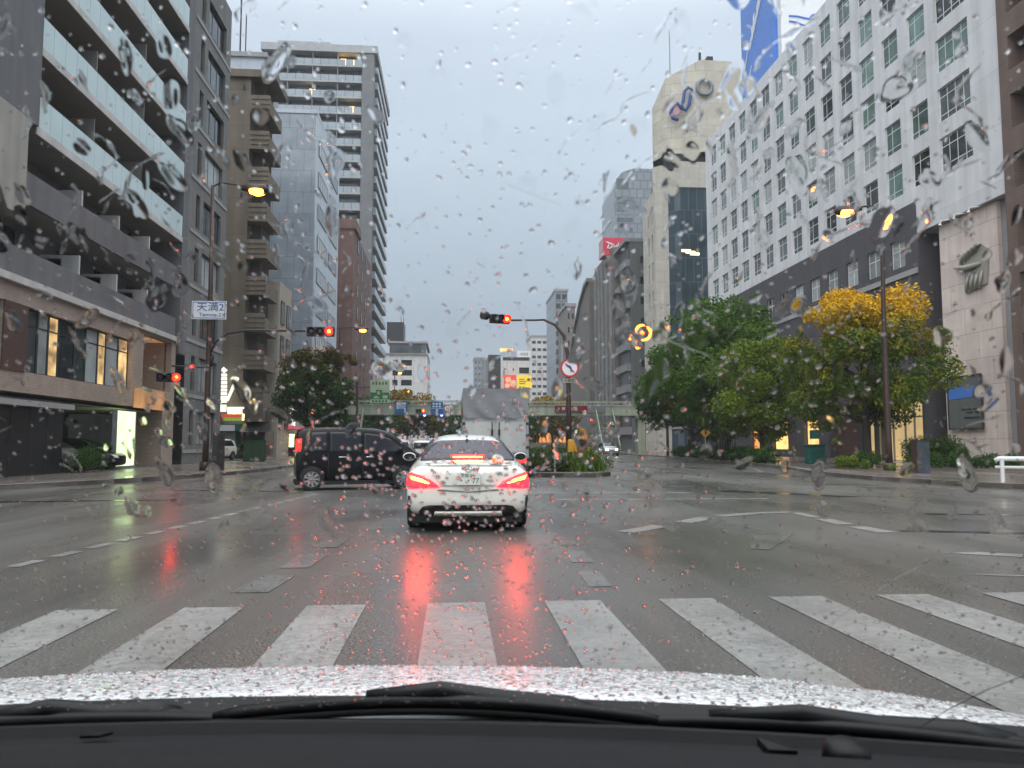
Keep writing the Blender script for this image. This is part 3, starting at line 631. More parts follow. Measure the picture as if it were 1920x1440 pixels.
# ------------------------------------------------------------------ RIGHT: white hotel block with the stone pier
def white_hotel():
    r = root('white_office_block', (30, 60, 0), 'long white block with rows of white framed windows above a dark brick base', 'building')
    X = 30; O = V(X, 88, 0); U = UR                    # u = 88 - y
    ys = lambda y: 88-y
    holes = []
    rows = [18.0+3.15*k for k in range(6)]; cols = [46.3+3.0*i for i in range(14)]
    for z in rows:
        holes.append((ys(44.35), z, ys(41.35), z+2.12))
        for c in cols: holes.append((ys(c+.95), z, ys(c-.95), z+2.12))
    b = MB(); b.wall(O,U,ys(38.9),37.2,[h for h in holes],.22,z0=17.1)
    b.wall(V(X,47.0,0),U,47.0-38.9,17.1,[],z0=14.95)
    b.quad((X,38.9,14.95),(X+22,38.9,14.95),(X+22,38.9,37.2),(X,38.9,37.2)); b.quad((X,38.9,37.2),(X+22,38.9,37.2),(X+22,88,37.2),(X,88,37.2)); b.quad((X,88,0),(X,88,37.2),(X+22,88,37.2),(X+22,88,0))
    b.quad((X,47,14.95),(X+8,47,14.95),(X+8,38.9,14.95),(X,38.9,14.95)); b.build('wall','white_paint',r)
    pms = ['green_pane']*6+['curtain']*3+['grey_glass']*3+['dark_glass']
    for h in holes:
        wide = h[2]-h[0] > 2.5
        window(r, O, U, *h, .2, (.25,.5,.75) if wide else (.36,), (.74,.2), 'window_white', random.choice(pms), .055)
    # dark brick base
    dh = [(ys(c+.85),13.15,ys(c-.85),15.05) for c in cols[1:11]] 
    shop = []
    for (u0,u1,v0,v1) in ((1368,1379,806,846),(1407,1427,803,847),(1447,1478,800,850),(1506,1536,798,852)):
        a, c = atX(u0,v0,X), atX(u1,v1,X); shop.append((ys(a.y),.75,ys(c.y),3.3))
    ent = (ys(atX(1648,850,X).y),.16,ys(atX(1732,850,X).y),4.1); orange = (ys(atX(1622,850,X).y),.3,ys(atX(1640,850,X).y),3.9); dk = (ys(atX(1555,850,X).y),.16,ys(atX(1612,850,X).y),3.9)
    b = MB(); b.wall(V(X+.02,88,0),U,ys(47.0),17.1,dh+shop+[ent,orange,dk],.5,z0=0); b.quad((X+.02,47,0),(X+1.6,47,0),(X+1.6,47,14.95),(X+.02,47,14.95)); b.quad((X+1.6,47,0),(X+1.6,45.3,0),(X+1.6,45.3,14.95),(X+1.6,47,14.95))
    b.build('brick_base','purple_brick',r)
    for h in dh: window(r, V(X+.02,88,0), U, *h, .22, (.5,), (.62,), 'window_white', random.choice(['dark_glass','curtain']), .07)
    b = MB(); b.ob(O,U,ys(88),ys(47.05),.003,.09,12.35,12.72); b.build('ledge','ledge',r)
    for i, h in enumerate(shop):
        f = window(r, V(X+.02,88,0), U, *h, .4, (), (), 'dark_trim', 'shop_orange' if i == 1 else 'shop_warm', .05, 'shop_window')
        if i in (1, 3): 
            g = MB(); N = U.cross(Z); O2 = V(X+.02,88,0)+U*((h[0]+h[2])/2)-N*.36
            if i == 3: g.ob(O2,U,-.9,.9,0,.06,1.7,2.45); g.build('display_panel','teal_box',r)
            else: g.lathe(O2+Z*2.0+N*.02,N,[(0,.45),(.05,.45)],14); g.build('display_ornament','brown_dark',r)
    b = MB(); O2 = V(X+.5,88,0); b.ob(O2,U,ent[0],ent[2],-.06,-.02,.16,4.1); b.build('entrance_glow','entry_warm',r)
    b = MB(); b.ob(O2,U,orange[0],orange[2],-.06,-.02,.3,3.9); b.build('lit_pane','entry_warm',r)
    b = MB(); b.ob(O2,U,dk[0],dk[2],-.06,-.02,.16,3.9); b.build('dark_entrance','brown_panel',r)
    b = MB(); w_ = (ent[2]-ent[0])
    for f_ in (0,.33,.6,.8,1): b.ob(V(X+.1,88,0),U,ent[0]+w_*f_-.05,ent[0]+w_*f_+.05,-.08,.02,.16,4.0)
    b.ob(V(X+.1,88,0),U,ent[0],ent[2],-.08,.02,3.0,3.1); b.build('entrance_frame','steel_grey',r)
    b = MB(); b.ob(O,U,orange[0]-.5,ys(47.2),.02,1.9,4.15,4.45); b.build('canopy','purple_brick',r)
    for y_ in (41.2,42.5,43.8): b = MB(); b.tube([(X+.2,y_,14.9),(X-.5,y_,14.8),(X-.55,y_,14.6)],.04,6); b.lathe((X-.55,y_,14.62),(-.2,0,-1),[(0,.05),(.12,.13),(.14,.02)],10); b.build('spotlight','white_metal',r)
    # stone pier
    b = MB(); b.box((X+.35,40.15,0),(X+1.7,45.3,14.9)); b.build('stone_pier','stone',r)
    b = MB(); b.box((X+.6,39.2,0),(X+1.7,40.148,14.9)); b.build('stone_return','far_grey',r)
white_hotel()
def relief():
    r = root('wall_relief', (30.3, 42.2, 11.5), 'bronze grey crest of curled bars fixed high on the stone pier', 'relief')
    X = 30.22
    b = MB()
    def st(p, q, r_): b.tube([V(X,*p),V(X-.05,(p[0]+q[0])/2,(p[1]+q[1])/2),V(X,*q)],r_,6)
    y0, z0 = 42.0, 11.4
    for i in range(5): b.tube([V(X,y0+1.15-.32*i,z0+.55+.12*i),V(X-.12,y0+.95-.32*i,z0+.95+.1*i),V(X,y0+.65-.32*i,z0+1.15+.05*i)],[.1,.13,.04],8)
    for i in range(4): b.tube([V(X,y0+.55-.4*i,z0-.2),V(X-.1,y0+.65-.4*i,z0-.75),V(X,y0+.8-.38*i,z0-1.2)],[.05,.1,.07],8)
    b.tube([V(X,y0+1.9,z0+.5),V(X-.1,y0+1.2,z0+.35),V(X-.1,y0+.4,z0+.2),V(X,y0-.5,z0+.25)],[.03,.13,.2,.1],8)
    b.build('curl', 'relief', r, smooth=True)
    b = MB(); b.prism([V(X+.09,y0+1.0,z0+.5),V(X+.09,y0+.9,z0-1.25),V(X+.09,y0-.9,z0-1.0),V(X+.09,y0-1.15,z0+.9),V(X+.09,y0-.6,z0+1.35),V(X+.09,y0+.3,z0+1.15)],(-.06,0,0)); b.build('plate','relief',r)
relief()
r = root('poster_board', (30.3, 43, 2), 'dark framed poster with a blue band hung on the stone pier', 'poster')
X = 30.34; a, c = atX(1783,760,X), atX(1845,760,X)
b = MB(); b.box((X-.14,c.y,2.2),(X-.003,a.y,5.25)); b.build('board','slab_blue' if False else 'dark_green_grey',r)
b = MB(); b.box((X-.16,c.y+.1,4.3),(X-.142,a.y-.05,4.62)); b.prism([V(X-.16,c.y+.9,4.0),V(X-.16,a.y-.05,3.95),V(X-.16,a.y-.05,4.297),V(X-.16,c.y+.4,4.297)],(.017,0,0)); b.build('blue_band','sign_blue',r)
b = MB(); b.box((X-.18,c.y-.06,2.12),(X-.1,c.y-.001,5.33)); b.box((X-.18,a.y+.001,2.12),(X-.1,a.y+.06,5.33)); b.box((X-.18,c.y,5.251),(X-.1,a.y,5.33)); b.box((X-.18,c.y,2.12),(X-.1,a.y,2.199)); b.build('frame','steel_dark',r)
b = MB()
for k_,(z_,w_) in enumerate(((3.25,1.5),(3.05,1.1),(2.75,1.3))): b.box((X-.15,c.y+.25,z_),(X-.142,c.y+.25+w_,z_+.11))
b.build('lettering','steel_dark',r)
# rooftop billboards
def billboards():
    r = root('rooftop_billboard', (34, 84, 37), 'tall blue rooftop billboard with slanted white lettering', 'billboard')
    b = MB(); b.box((33,74.9,37.2),(33.5,83.6,60)); b.build('blue_face','sign_blue',r)
    b = MB(); b.box((33.5,74,37.2),(44,74.89,60)); b.build('side_face','sign_white',r)
    b = MB()
    for z in (55.5,57.3,59.3): b.tube([(33,83.6,z),(32.2,84.2,z)],.05,5)
    b.tube([(32.2,84.2,54.5),(32.2,84.2,60)],.06,5); b.tube([(32.2,84.2,59.9),(32.2,75.5,59.9)],.06,5); b.tube([(32.2,84.2,57.3),(32.2,75.5,57.3)],.06,5); b.build('gantry','steel_grey',r)
    up = V(0,-.42,.9).normalized(); U2 = V(0,-.9,-.42).normalized()
    b = MB()
    b.prism([V(32.98,y-2.3,z) for y,z in ((85.4,42.9),(84.6,43.6),(84.2,42.5),(84.7,40.6),(85.1,42.2))],(-.06,0,0)); b.prism([V(32.98,y-2.3,z) for y,z in ((84.0,45.6),(83.8,45.6),(85.2,43.1),(85.3,43.4))],(-.06,0,0)); b.prism([V(32.98,y-2.3,z) for y,z in ((83.0,43.4),(82.8,43.4),(83.9,41.7),(84.0,42.0))],(-.06,0,0)); b.build('emblem','sign_white',r)
    b = MB(); y, z = 80.9, 45.4
    for i in range(9): yy, zz = y-.52*i, z+.62*i; hh = .9+.5*(i % 3); b.prism([V(32.98,yy,zz),V(32.98,yy-.34,zz+.42),V(32.98,yy-.34,zz+.42+hh),V(32.98,yy,zz+hh)],(-.06,0,0))
    b.build('lettering','sign_white',r)
    b = MB()
    def P(u, v): return atY(u, v, 73.9)
    for pts in (((1480,29),(1495,30),(1508,33),(1518,35)),((1518,35),(1522,29),(1527,26)),((1480,39),(1492,41),(1505,46),(1512,48))): b.tube([V(P(*p).x,73.95,P(*p).z) for p in pts],.09,6)
    b.build('blue_swoosh','sign_blue',r)
billboards()
# brown building at the right edge
def brown_right():
    r = root('brown_tiled_building', (31, 34, 0), 'brown tiled building with dark balcony openings at the right edge', 'building')
    O = V(29.9,38.85,0); U = UR; holes = [(1.0,.2,6,3.6)]+[(.75+3.6*j,5.2+3.25*k,3.7+3.6*j,7.1+3.25*k) for k in range(9) for j in range(2)]
    b = MB(); b.wall(O,U,9,37,holes,1.2); b.quad((29.9,29.85,0),(50,29.85,0),(50,29.85,37),(29.9,29.85,37)); b.quad((29.9,38.85,0),(29.9,38.85,37),(33,38.85,37),(33,38.85,0)); b.build('wall','brown_tile',r)
    for h in holes: window(r,O,U,*h,1.15,(.5,),(),'dark_trim','dark_glass')
brown_right()
# ------------------------------------------------------------------ beige tower with the sculpture
def beige_tower():
    r = root('beige_tower_building', (34, 105, 0), 'beige panelled tower with a dark glass front and roof mast, beyond the white block', 'building')
    pts = [(30.05,104.9),(30.05,118),(48,118),(48,100),(34.5,100)]
    b = MB(); foot = [V(28.9,108,0),V(30.1,105,0),V(34.9,103.6,0),V(39.5,103.6,0),V(39.5,116,0),V(31.3,116,0)]
    n = len(foot); tops = [50.5,53.8,56.0,55.9,55.9,51]
    base = 42.5; vs = [V(p.x,p.y,base) for p in foot]+[V(p.x,p.y,t_) for p,t_ in zip(foot,tops)]
    b.add(vs,[[i,(i+1)%n,(i+1)%n+n,i+n] for i in range(n)]+[[n+i for i in range(n)]]); b.build('tower_wall','beige_tower',r)
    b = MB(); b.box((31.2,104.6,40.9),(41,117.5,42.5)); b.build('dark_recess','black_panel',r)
    b = MB(); b.prism([V(28.3,106,37.2),V(30.0,104.4,37.2),V(31.4,103.3,37.2),V(41,103.3,37.2),V(41,116,37.2),V(31.2,116,37.2)],(0,0,3.7)); b.build('cornice_band','beige_low',r)
    holes = [(.6+1.9*j,4+4.1*k,1.3+1.9*j,6.6+4.1*k) for k in range(8) for j in range(2)]
    b = MB(); b.wall(V(28.3,109.5,0),UR,4.5,37.2,holes,.3); b.box((28.302,104.9,0),(30.2,105.0,37.2)); b.box((28.32,109.5,0),(40,112,37.2)); b.build('low_wall','beige_low',r)
    for h in holes: window(r,V(28.3,109.5,0),UR,*h,.25,(),(.5,),'dark_trim','dark_glass')
    b = MB(); b.prism([V(30.2,104.9,0),V(31.5,103.5,0),V(41,103.5,0),V(41,112,0),V(30.2,112,0)],(0,0,37.19)); b.build('glass_front','teal_glass',r)
    b = MB()
    for i in range(3): p = atY(1285+8*i,472+3*i,103.4); b.box((p.x-.5,103.44,p.z),(p.x+.8,103.49,p.z+.35))
    b.build('lit_window','lamp_yellow',r)
    b = MB(); b.tube([(31.1,106,53.5),(31.1,106,61.5)],.09,6); b.build('mast','steel_grey',r)
    b = MB(); b.box((36.3,105,56),(37.2,106,57.3)); b.box((35.2,105.2,56.0),(35.5,105.5,58)); b.build('roof_equipment','dark_trim',r)
    e = root('rooftop_sculpture', (35, 103, 48), 'blue and red sculpture of a ring and curved tube on the beige tower wall', 'sculpture')
    def q(u, v, Y): return atY(u, v, Y)
    b = MB(); c = q(1321,164,103.2); b.tube([c+V(1.05*math.cos(a),0,1.1*math.sin(a)) for a in [2*math.pi*k/24 for k in range(25)]],.26,10,cap=False); b.build('ring','far_blue',e,smooth=True)
    b = MB(); b.tube([q(1272,225,103.6),q(1262,222,103.6),q(1257,212,103.6),q(1261,200,103.6),q(1270,193,103.6),q(1277,203,103.6),q(1286,207,103.6),q(1292,196,103.4),q(1295,180,103.4),q(1297,168,103.4),q(1290,164,103.4),q(1283,172,103.4),q(1281,190,103.4),q(1280,200,103.4)],.24,8); b.build('curved_tube','navy',e,smooth=True)
    b = MB(); b.lathe(q(1266,207,103.75),(0,-1,0),[(0,.75),(.12,.7)],16); b.build('red_disc','sign_pink',e)
beige_tower()
# dark grey block, striped grey block, red billboard, curved brown block, far right blocks, skyscraper
r = simple('dark_grey_building', 28, 40, 119.3, 128, 33.6, 'dark_green_grey', 'dark grey-green block with corner balconies left of the beige tower')
for k in range(9):
    b = MB(); z = 2.8+3.35*k; b.box((27.3,119.5,z),(27.999,127.8,z+1.2)); b.build('balcony','mid_grey',r)
    window(r,V(0,119.3,0),UF,29.6,z+.6,31.2,z+1.7,0,(),(),'dark_trim','dark_glass')
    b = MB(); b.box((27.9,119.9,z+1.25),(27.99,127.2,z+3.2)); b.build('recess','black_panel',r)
b = MB(); b.box((27.2,119.2,33.6),(40,128,34.2)); b.build('roof','mid_grey',r)
r = simple('grey_striped_building', 27.2, 40, 128.3, 146, 35, 'warm_grey', 'warm grey block with narrow columns of windows below the red billboard')
for j in range(4):
    for k in range(9): window(r,V(27.18,146,0),UR,3+3.6*j,2.4+3.6*k,4.7+3.6*j,4.6+3.6*k,0,(),(.5,),'mid_grey','dark_glass')
b = MB()
for j in range(5): b.box((26.9,130.0+3.6*j,1),(27.18,130.5+3.6*j,34)); 
b.build('pier','mid_grey',r)
r = root('red_billboard', (30, 132, 36), 'red rooftop billboard with white script beside the dark grey block', 'billboard')
b = MB(); a, c = atY(1131,478,131), atY(1172,446,131); b.box((a.x,131,a.z),(c.x+1.5,135,c.z)); b.build('red_face','sign_red',r)
b = MB(); b.box((a.x-.02,131.05,a.z),(a.x-.003,134.9,c.z)); b.build('side_face','sign_pink',r)
b = MB(); q = lambda u, v: V(atY(u,v,130.9).x,130.9,atY(u,v,130.9).z)
b.tube([q(1137,454),q(1143,456),q(1150,459)],.13,6); b.tube([q(1142,457),q(1140,463),q(1138,465),q(1143,466),q(1147,463),q(1147,459)],.13,6)
b.tube([q(1150,465),q(1152,460),q(1154,464),q(1156,459),q(1157,464),q(1160,454),q(1159,465)],.12,6); b.tube([q(1161,465),q(1163,459),q(1164,464),q(1167,457),q(1167,464),q(1169,460)],.12,6)
b.build('lettering','sign_white',r)
b = MB(); 
for x_ in (a.x+.4, c.x-.4): b.tube([(x_,132,34),(x_,132,a.z)],.12,6)
b.build('support','steel_dark',r)
def brown_far():
    r = root('curved_roof_building', (27, 150, 0), 'dark brown block with a curved sloping roof edge above the bridge', 'building')
    prof = [(0,0),(0,33),(4,32.6),(10,30.2),(17,26),(22,21),(24,17),(24,0)]
    b = MB(); b.prism([V(26.3,147+y,z) for y,z in prof],(14,0,0)); b.build('wall','warm_grey',r)
    b = MB()
    for (y0,z0),(y1,z1) in zip(prof[1:-2],prof[2:-1]): b.prism([V(25.8,147+y0,z0),V(25.8,147+y1,z1),V(25.8,147+y1,z1+.7),V(25.8,147+y0,z0+.7)],(14.4,0,0))
    b.build('roof_edge','far_brown',r)
brown_far()
def blk(name, u0, u1, v, Y, D, m, label, wins=None, wm='dark_glass'):
    a, c = atY(u0,v,Y), atY(u1,v,Y); r = simple(name, a.x, c.x, Y, Y+D, a.z, m, label)
    b = MB(); b.box((a.x-.3,Y-.3,a.z),(c.x+.3,Y+D,a.z+.8)); b.build('roof','far_grey',r)
    if wins:
        nc, nr, fw, fh = wins; W = c.x-a.x; st = W/nc; hz = 3.2
        for j in range(nc):
            for k in range(nr): window(r,V(a.x,Y,0),UF,st*j+st*(1-fw)/2,a.z-2.9-hz*k,st*j+st*(1+fw)/2,a.z-2.9-hz*k+hz*fh,0,(),(),'far_grey',wm)
    return r
blk('grey_building',1062,1078,575,175,14,'far_brown','narrow beige-grey block left of the curved roof building',(2,8,.5,.45))
blk('slate_office',1041,1064,546,260,25,'far_blue','slate blue office with dark glazing behind the signal pole',(2,9,.8,.6))
blk('white_apartments',996,1046,632,330,20,'white_paint2','white stepped apartment block right of the sign-topped building',(5,14,.7,.4))
blk('lavender_building',889,909,672,420,20,'far_blue','pale lavender grey block at the far left end of the street view',(3,10,.6,.4),'grey_glass')
blk('taupe_building',908,936,675,380,20,'far_brown','taupe windowless block behind the truck')
def axis():
    Y = 250; P = lambda u, v: atY(u, v, Y)
    a, c = P(939,676), P(996,676); r = root('sign_topped_building', (a.x,Y,0), 'white commercial building with rooftop signs and a lit yellow screen above the truck', 'building')
    W = c.x-a.x; b = MB(); b.box((a.x,Y,0),(c.x,Y+18,a.z)); b.build('wall','white_paint2',r)
    for k in range(4):
        window(r,V(a.x,Y,0),UF,W*.60,a.z-4.2-3.4*k,W*.93,a.z-2.2-3.4*k,0,(),(),'far_grey','dark_glass'); window(r,V(a.x,Y,0),UF,W*.39,a.z-3.4-3.4*k,W*.43,a.z-2.4-3.4*k,0,(),(),'far_grey','dark_glass')
    b = MB(); b.box((a.x-4,Y+1,0),(a.x-.01,Y+16,a.z+2)); b.build('dark_wing','black_panel',r)
    text('lettering','AneL',1.6,'steel_dark',r,V(a.x+1.2,Y-.03,a.z-4),V(0,0,-1),up=V(1,0,0))
    s = root('roof_sign', P(968,668), 'white rooftop sign with dark italic capitals above a dark band', 'sign')
    p, q = P(942,670), P(968,659); b = MB(); b.box((p.x,Y-.4,p.z),(q.x,Y,q.z)); b.build('pale_panel','blue_panel',s)
    p, q = P(970,670), P(994,658); b = MB(); b.box((p.x,Y-.5,p.z),(q.x,Y,q.z)); b.build('white_panel','sign_white',s); text('lettering','AXIS',1.3,'steel_dark',s,V((p.x+q.x)/2,Y-.55,(p.z+q.z)/2-.1),V(1,0,0),shear=.2)
    p, q = P(942,676),P(994,670.3); b = MB(); b.box((p.x+.2,Y,p.z),(q.x-.2,Y+.5,q.z)); b.build('base','steel_dark',s)
    s = root('lit_roof_bar', P(945,655), 'glowing warm bar light on top of the sign building roof', 'lamp'); p, q = P(938,658), P(962,652.5); b = MB(); b.box((p.x,Y+1,p.z),(q.x,Y+1.6,q.z)); b.build('light_bar','shop_warm',s); b = MB(); b.box((p.x+1,Y+1.1,a.z),(p.x+1.3,Y+1.5,p.z)); b.box((q.x-1.3,Y+1.1,a.z),(q.x-1,Y+1.5,p.z)); b.build('bracket','steel_dark',s)
    Y2 = 246; P2 = lambda u, v: atY(u, v, Y2)
    s = root('red_advert_screen', P2(957,727), 'glowing red picture screen left of the yellow screen', 'screen'); p, q = P2(945,728), P2(967.5,703); b = MB(); b.box((p.x,Y2,p.z),(q.x,Y2+.6,q.z)); b.build('screen','red_screen',s); b = MB(); q_ = lambda u,v: V(P2(u,v).x,Y2-.05,P2(u,v).z); b.lathe(q_(953,712),(0,-1,0),[(0,.95),(.03,.9)],14); b.lathe(q_(962,719),(0,-1,0),[(0,1.1),(.03,1.0)],14); b.lathe(q_(951,723),(0,-1,0),[(0,.8),(.03,.7)],14); b.build('picture','lamp_yellow_dim',s); b = MB(); b.box((p.x,Y2+.1,p.z-.5),(q.x,Y2+.6,p.z-.001)); b.build('frame','steel_grey',s)
    s = root('yellow_advert_screen', P2(982,727), 'glowing yellow advertising screen right of the red screen', 'screen'); p, q = P2(970,728), P2(997,703); b = MB(); b.box((p.x,Y2,p.z),(q.x,Y2+.6,q.z)); b.build('screen','yellow_screen',s); b = MB(); [b.box((P2(973,0).x,Y2-.06,P2(0,706+4.2*k).z),(P2(973+(9,13,11)[k],0).x,Y2-.01,P2(0,706+4.2*k).z+.32)) for k in range(3)]; b.lathe(V(P2(991,712).x,Y2-.01,P2(991,712).z),(0,-1,0),[(0,.55),(.05,.5)],12); b.box((P2(973,0).x,Y2-.06,P2(0,724).z),(P2(976,0).x,Y2-.01,P2(0,719).z)); b.box((P2(978,0).x,Y2-.06,P2(0,724).z),(P2(992,0).x,Y2-.01,P2(0,721).z)); b.build('lettering','brown_dark',s); b = MB(); b.box((p.x,Y2+.1,p.z-.5),(q.x,Y2+.6,p.z-.001)); b.build('frame','steel_grey',s)
axis()
def sky_tower():
    Y = 300; a, c = atY(1151,330,Y), atY(1226,330,Y); h = atY(1180,315,Y).z; r = root('skyscraper', (a.x,Y,0), 'slate blue skyscraper with a rounded top in the distance behind the red billboard', 'building')
    b = MB(); n = 14; xs = [a.x, a.x+.2, a.x+1.2, a.x+3.2, a.x+6.5, (a.x+c.x)/2+1, c.x]; zs = [0, h-8, h-4.5, h-2, h-.6, h, h-.2]
    b.prism([V(x,Y,z) for x,z in zip(xs,zs)]+[V(c.x,Y,0)],(0,26,0)); b.build('wall','far_blue',r)
    b = MB()
    for k in range(14): b.box((a.x+1.0,Y-.05,h-14-4.2*k),(a.x+7.5,Y-.01,h-12.2-4.2*k))
    b.box((a.x+1,Y-.05,h-9),(a.x+6,Y-.01,h-4.5)); b.build('window_band','grey_glass',r)
    b = MB(); b.box((c.x-.4,Y-.4,0),(c.x+.8,Y+1,h-4)); b.build('fin','far_grey',r)
sky_tower()
# ------------------------------------------------------------------ footbridge
def footbridge():
    r = root('footbridge', (5, 92, 0), 'long pale green pedestrian footbridge spanning the whole road', 'footbridge')
    x0, x1 = -13.2, 24.0
    b = MB(); b.box((x0,92,4.72),(x1,92.25,5.95)); b.box((x0,94.4,4.72),(x1,94.65,5.95)); b.box((x0,92.25,5.5),(x1,94.4,5.7)); b.box((x0,91.9,4.72),(x1,91.998,4.86)); b.box((x0,91.9,5.85),(x1,91.998,5.99))
    for i in range(24): b.box((x0+.5+i*1.6,91.93,4.862),(x0+.56+i*1.6,91.998,5.848))
    b.build('girder','bridge_green',r)
    b = MB(); b.box((x0,92.02,6.38),(x1,92.12,6.46)); b.box((x0,94.5,6.38),(x1,94.6,6.46))
    n = 46
    for i in range(n+1): x = x0+.1+(x1-x0-.3)*i/n; b.box((x,92.03,5.99),(x+(.12 if i%4==0 else .05),92.11,6.38)); b.box((x,94.52,5.95),(x+.06,94.58,6.38))
    b.build('railing','bridge_green',r)
    for x in (-12.0, 22.9): b = MB(); b.box((x-.45,92.6,0),(x+.45,94.0,4.72)); b.box((x-.9,92.1,4.4),(x+.9,94.5,4.719)); b.build('pillar','bridge_green',r)
    for s_, x in ((1,17.2),(-1,-12.6)):
        b = MB(); N = 18
        for i in range(N): b.box((x+.0,91.2-.42*i*.55,4.6-.255*i),(x+1.9,91.9-.42*i*.55,4.68-.255*i))
        b.build('stair','bridge_dark',r)
        b = MB()
        for xx in (x-.1, x+1.92): b.prism([V(xx,92,4.5),V(xx,92,5.7),V(xx,87.6,1.1),V(xx,87.6,0)],(.08,0,0))
        b.build('stair_side','bridge_green',r)
    return r
footbridge()
def flat_sign(name, u0, v0, u1, v1, Y, m, label, cat='sign', fn=None, frame=None):
    a, c = atY(u0,v1,Y), atY(u1,v0,Y); r = root(name, (a.x,Y,a.z), label, cat); b = MB(); b.box((a.x,Y,a.z),(c.x,Y+.08,c.z)); b.build('panel',m,r)
    b = MB()
    for s_ in (.25,.75): b.box((a.x+(c.x-a.x)*s_-.04,Y+.081,a.z+.05),(a.x+(c.x-a.x)*s_+.04,Y+.32,a.z+.15))
    b.build('bracket','steel_grey',r)
    if fn: fn(r, a, c)
    return r
def fb(r, a, c):
    W, H = c.x-a.x, c.z-a.z; Y = a.y-.012
    text('lettering','大阪',.55,'sign_white',r,V(a.x+W*.57,Y,a.z+H*.5),V(1,0,0)); text('lettering','ト 博',.4,'sign_white',r,V(a.x+W*.2,Y,a.z+H*.5),V(1,0,0))
flat_sign('red_banner',1040,760.5,1101,773,91.75,'banner_red','dark red banner sign with white lettering on the footbridge girder',fn=fb)
flat_sign('grey_banner',1102,761,1135,774,91.75,'banner_grey','plain grey banner sign beside the dark red banner on the footbridge')
def f1(r, a, c):
    W, H = c.x-a.x, c.z-a.z; Y = a.y
    b = MB(); x, z = a.x+W*.82, a.z+H*.08; b.box((x-.06,Y-.02,z),(x+.06,Y-.003,z+H*.42)); b.box((a.x+W*.2,Y-.02,z+H*.36),(x-.061,Y-.003,z+H*.42)); b.prism([V(a.x+W*.1,Y-.02,z+H*.39),V(a.x+W*.24,Y-.02,z+H*.49),V(a.x+W*.24,Y-.02,z+H*.29)],(0,.017,0)); b.build('arrow','sign_white',r)
    b = MB()
    for k in range(5): b.box((a.x+W*(.12+.16*k),Y-.02,a.z+H*.74),(a.x+W*(.23+.16*k),Y-.003,a.z+H*.9)); b.box((a.x+W*(.12+.16*k),Y-.02,a.z+H*.58),(a.x+W*(.23+.16*k),Y-.003,a.z+H*.66))
    b.build('lettering','sign_white',r)
flat_sign('turn_left_sign',740.5,752.5,763.5,776,91.4,'road_blue','blue road sign with a bent white left turn arrow on the footbridge',fn=f1)
def f2(r, a, c):
    W, H = c.x-a.x, c.z-a.z; Y = a.y; x = a.x+W*.5
    b = MB(); b.box((x-.07,Y-.02,a.z+H*.06),(x+.07,Y-.003,a.z+H*.3)); b.prism([V(x-.2,Y-.02,a.z+H*.28),V(x+.2,Y-.02,a.z+H*.28),V(x,Y-.02,a.z+H*.4)],(0,.017,0)); b.box((a.x,Y-.02,a.z+H*.44),(c.x,Y-.003,a.z+H*.47))
    b.build('arrow','sign_white',r)
    b = MB()
    for k in range(3): b.box((a.x+W*(.15+.25*k),Y-.02,a.z+H*.76),(a.x+W*(.3+.25*k),Y-.003,a.z+H*.88)); b.box((a.x+W*(.15+.25*k),Y-.02,a.z+H*.55),(a.x+W*(.3+.25*k),Y-.003,a.z+H*.66))
    b.build('lettering','sign_white',r)
flat_sign('straight_ahead_sign',807.5,753,831,776,91.4,'road_blue','blue road sign with a straight up white arrow on the footbridge',fn=f2)
def disc_sign(name, u, v, Y, rad, label, kind, par_parts=None):
    p = atY(u, v, Y); r = root(name, p, label, 'sign'); b = MB(); b.lathe(p,(0,-1,0),[(0,rad),(.03,rad)],28); b.build('rim','red_paint',r)
    b = MB(); b.lathe(p+V(0,-.031,0),(0,-1,0),[(0,rad*.8),(.006,rad*.8)],28); b.build('face','sign_white',r)
    if kind == '50': text('lettering','50',rad*.85,'blue_mark',r,p+V(0,-.045,0),V(1,0,0),ext=.004)
    else:
        b = MB(); d = rad*.72; y = p.y-.045
        b.prism([V(p.x-d*.75,y,p.z+d*.6),V(p.x-d*.6,y,p.z+d*.75),V(p.x+d*.75,y,p.z-d*.6),V(p.x+d*.6,y,p.z-d*.75)],(0,.004,0)); b.build('slash','red_paint',r)
        b = MB(); y = p.y-.040; b.tube([V(p.x+d*.2,y,p.z-d*.55),V(p.x+d*.2,y,p.z),V(p.x,y,p.z+d*.3),V(p.x-d*.3,y,p.z+d*.3)],rad*.09,6); b.prism([V(p.x-d*.25,y,p.z+d*.55),V(p.x-d*.25,y,p.z+d*.05),V(p.x-d*.62,y,p.z+d*.3)],(0,.004,0)); b.build('arrow','blue_mark',r)
    return r, p
r, p = disc_sign('speed_limit_sign',839,766,91.5,.42,'round red rimmed 50 speed limit sign hung on the footbridge','50'); b = MB(); b.box((p.x-.05,91.53,p.z-.1),(p.x+.05,91.95,p.z+.1)); b.build('bracket','steel_grey',r)
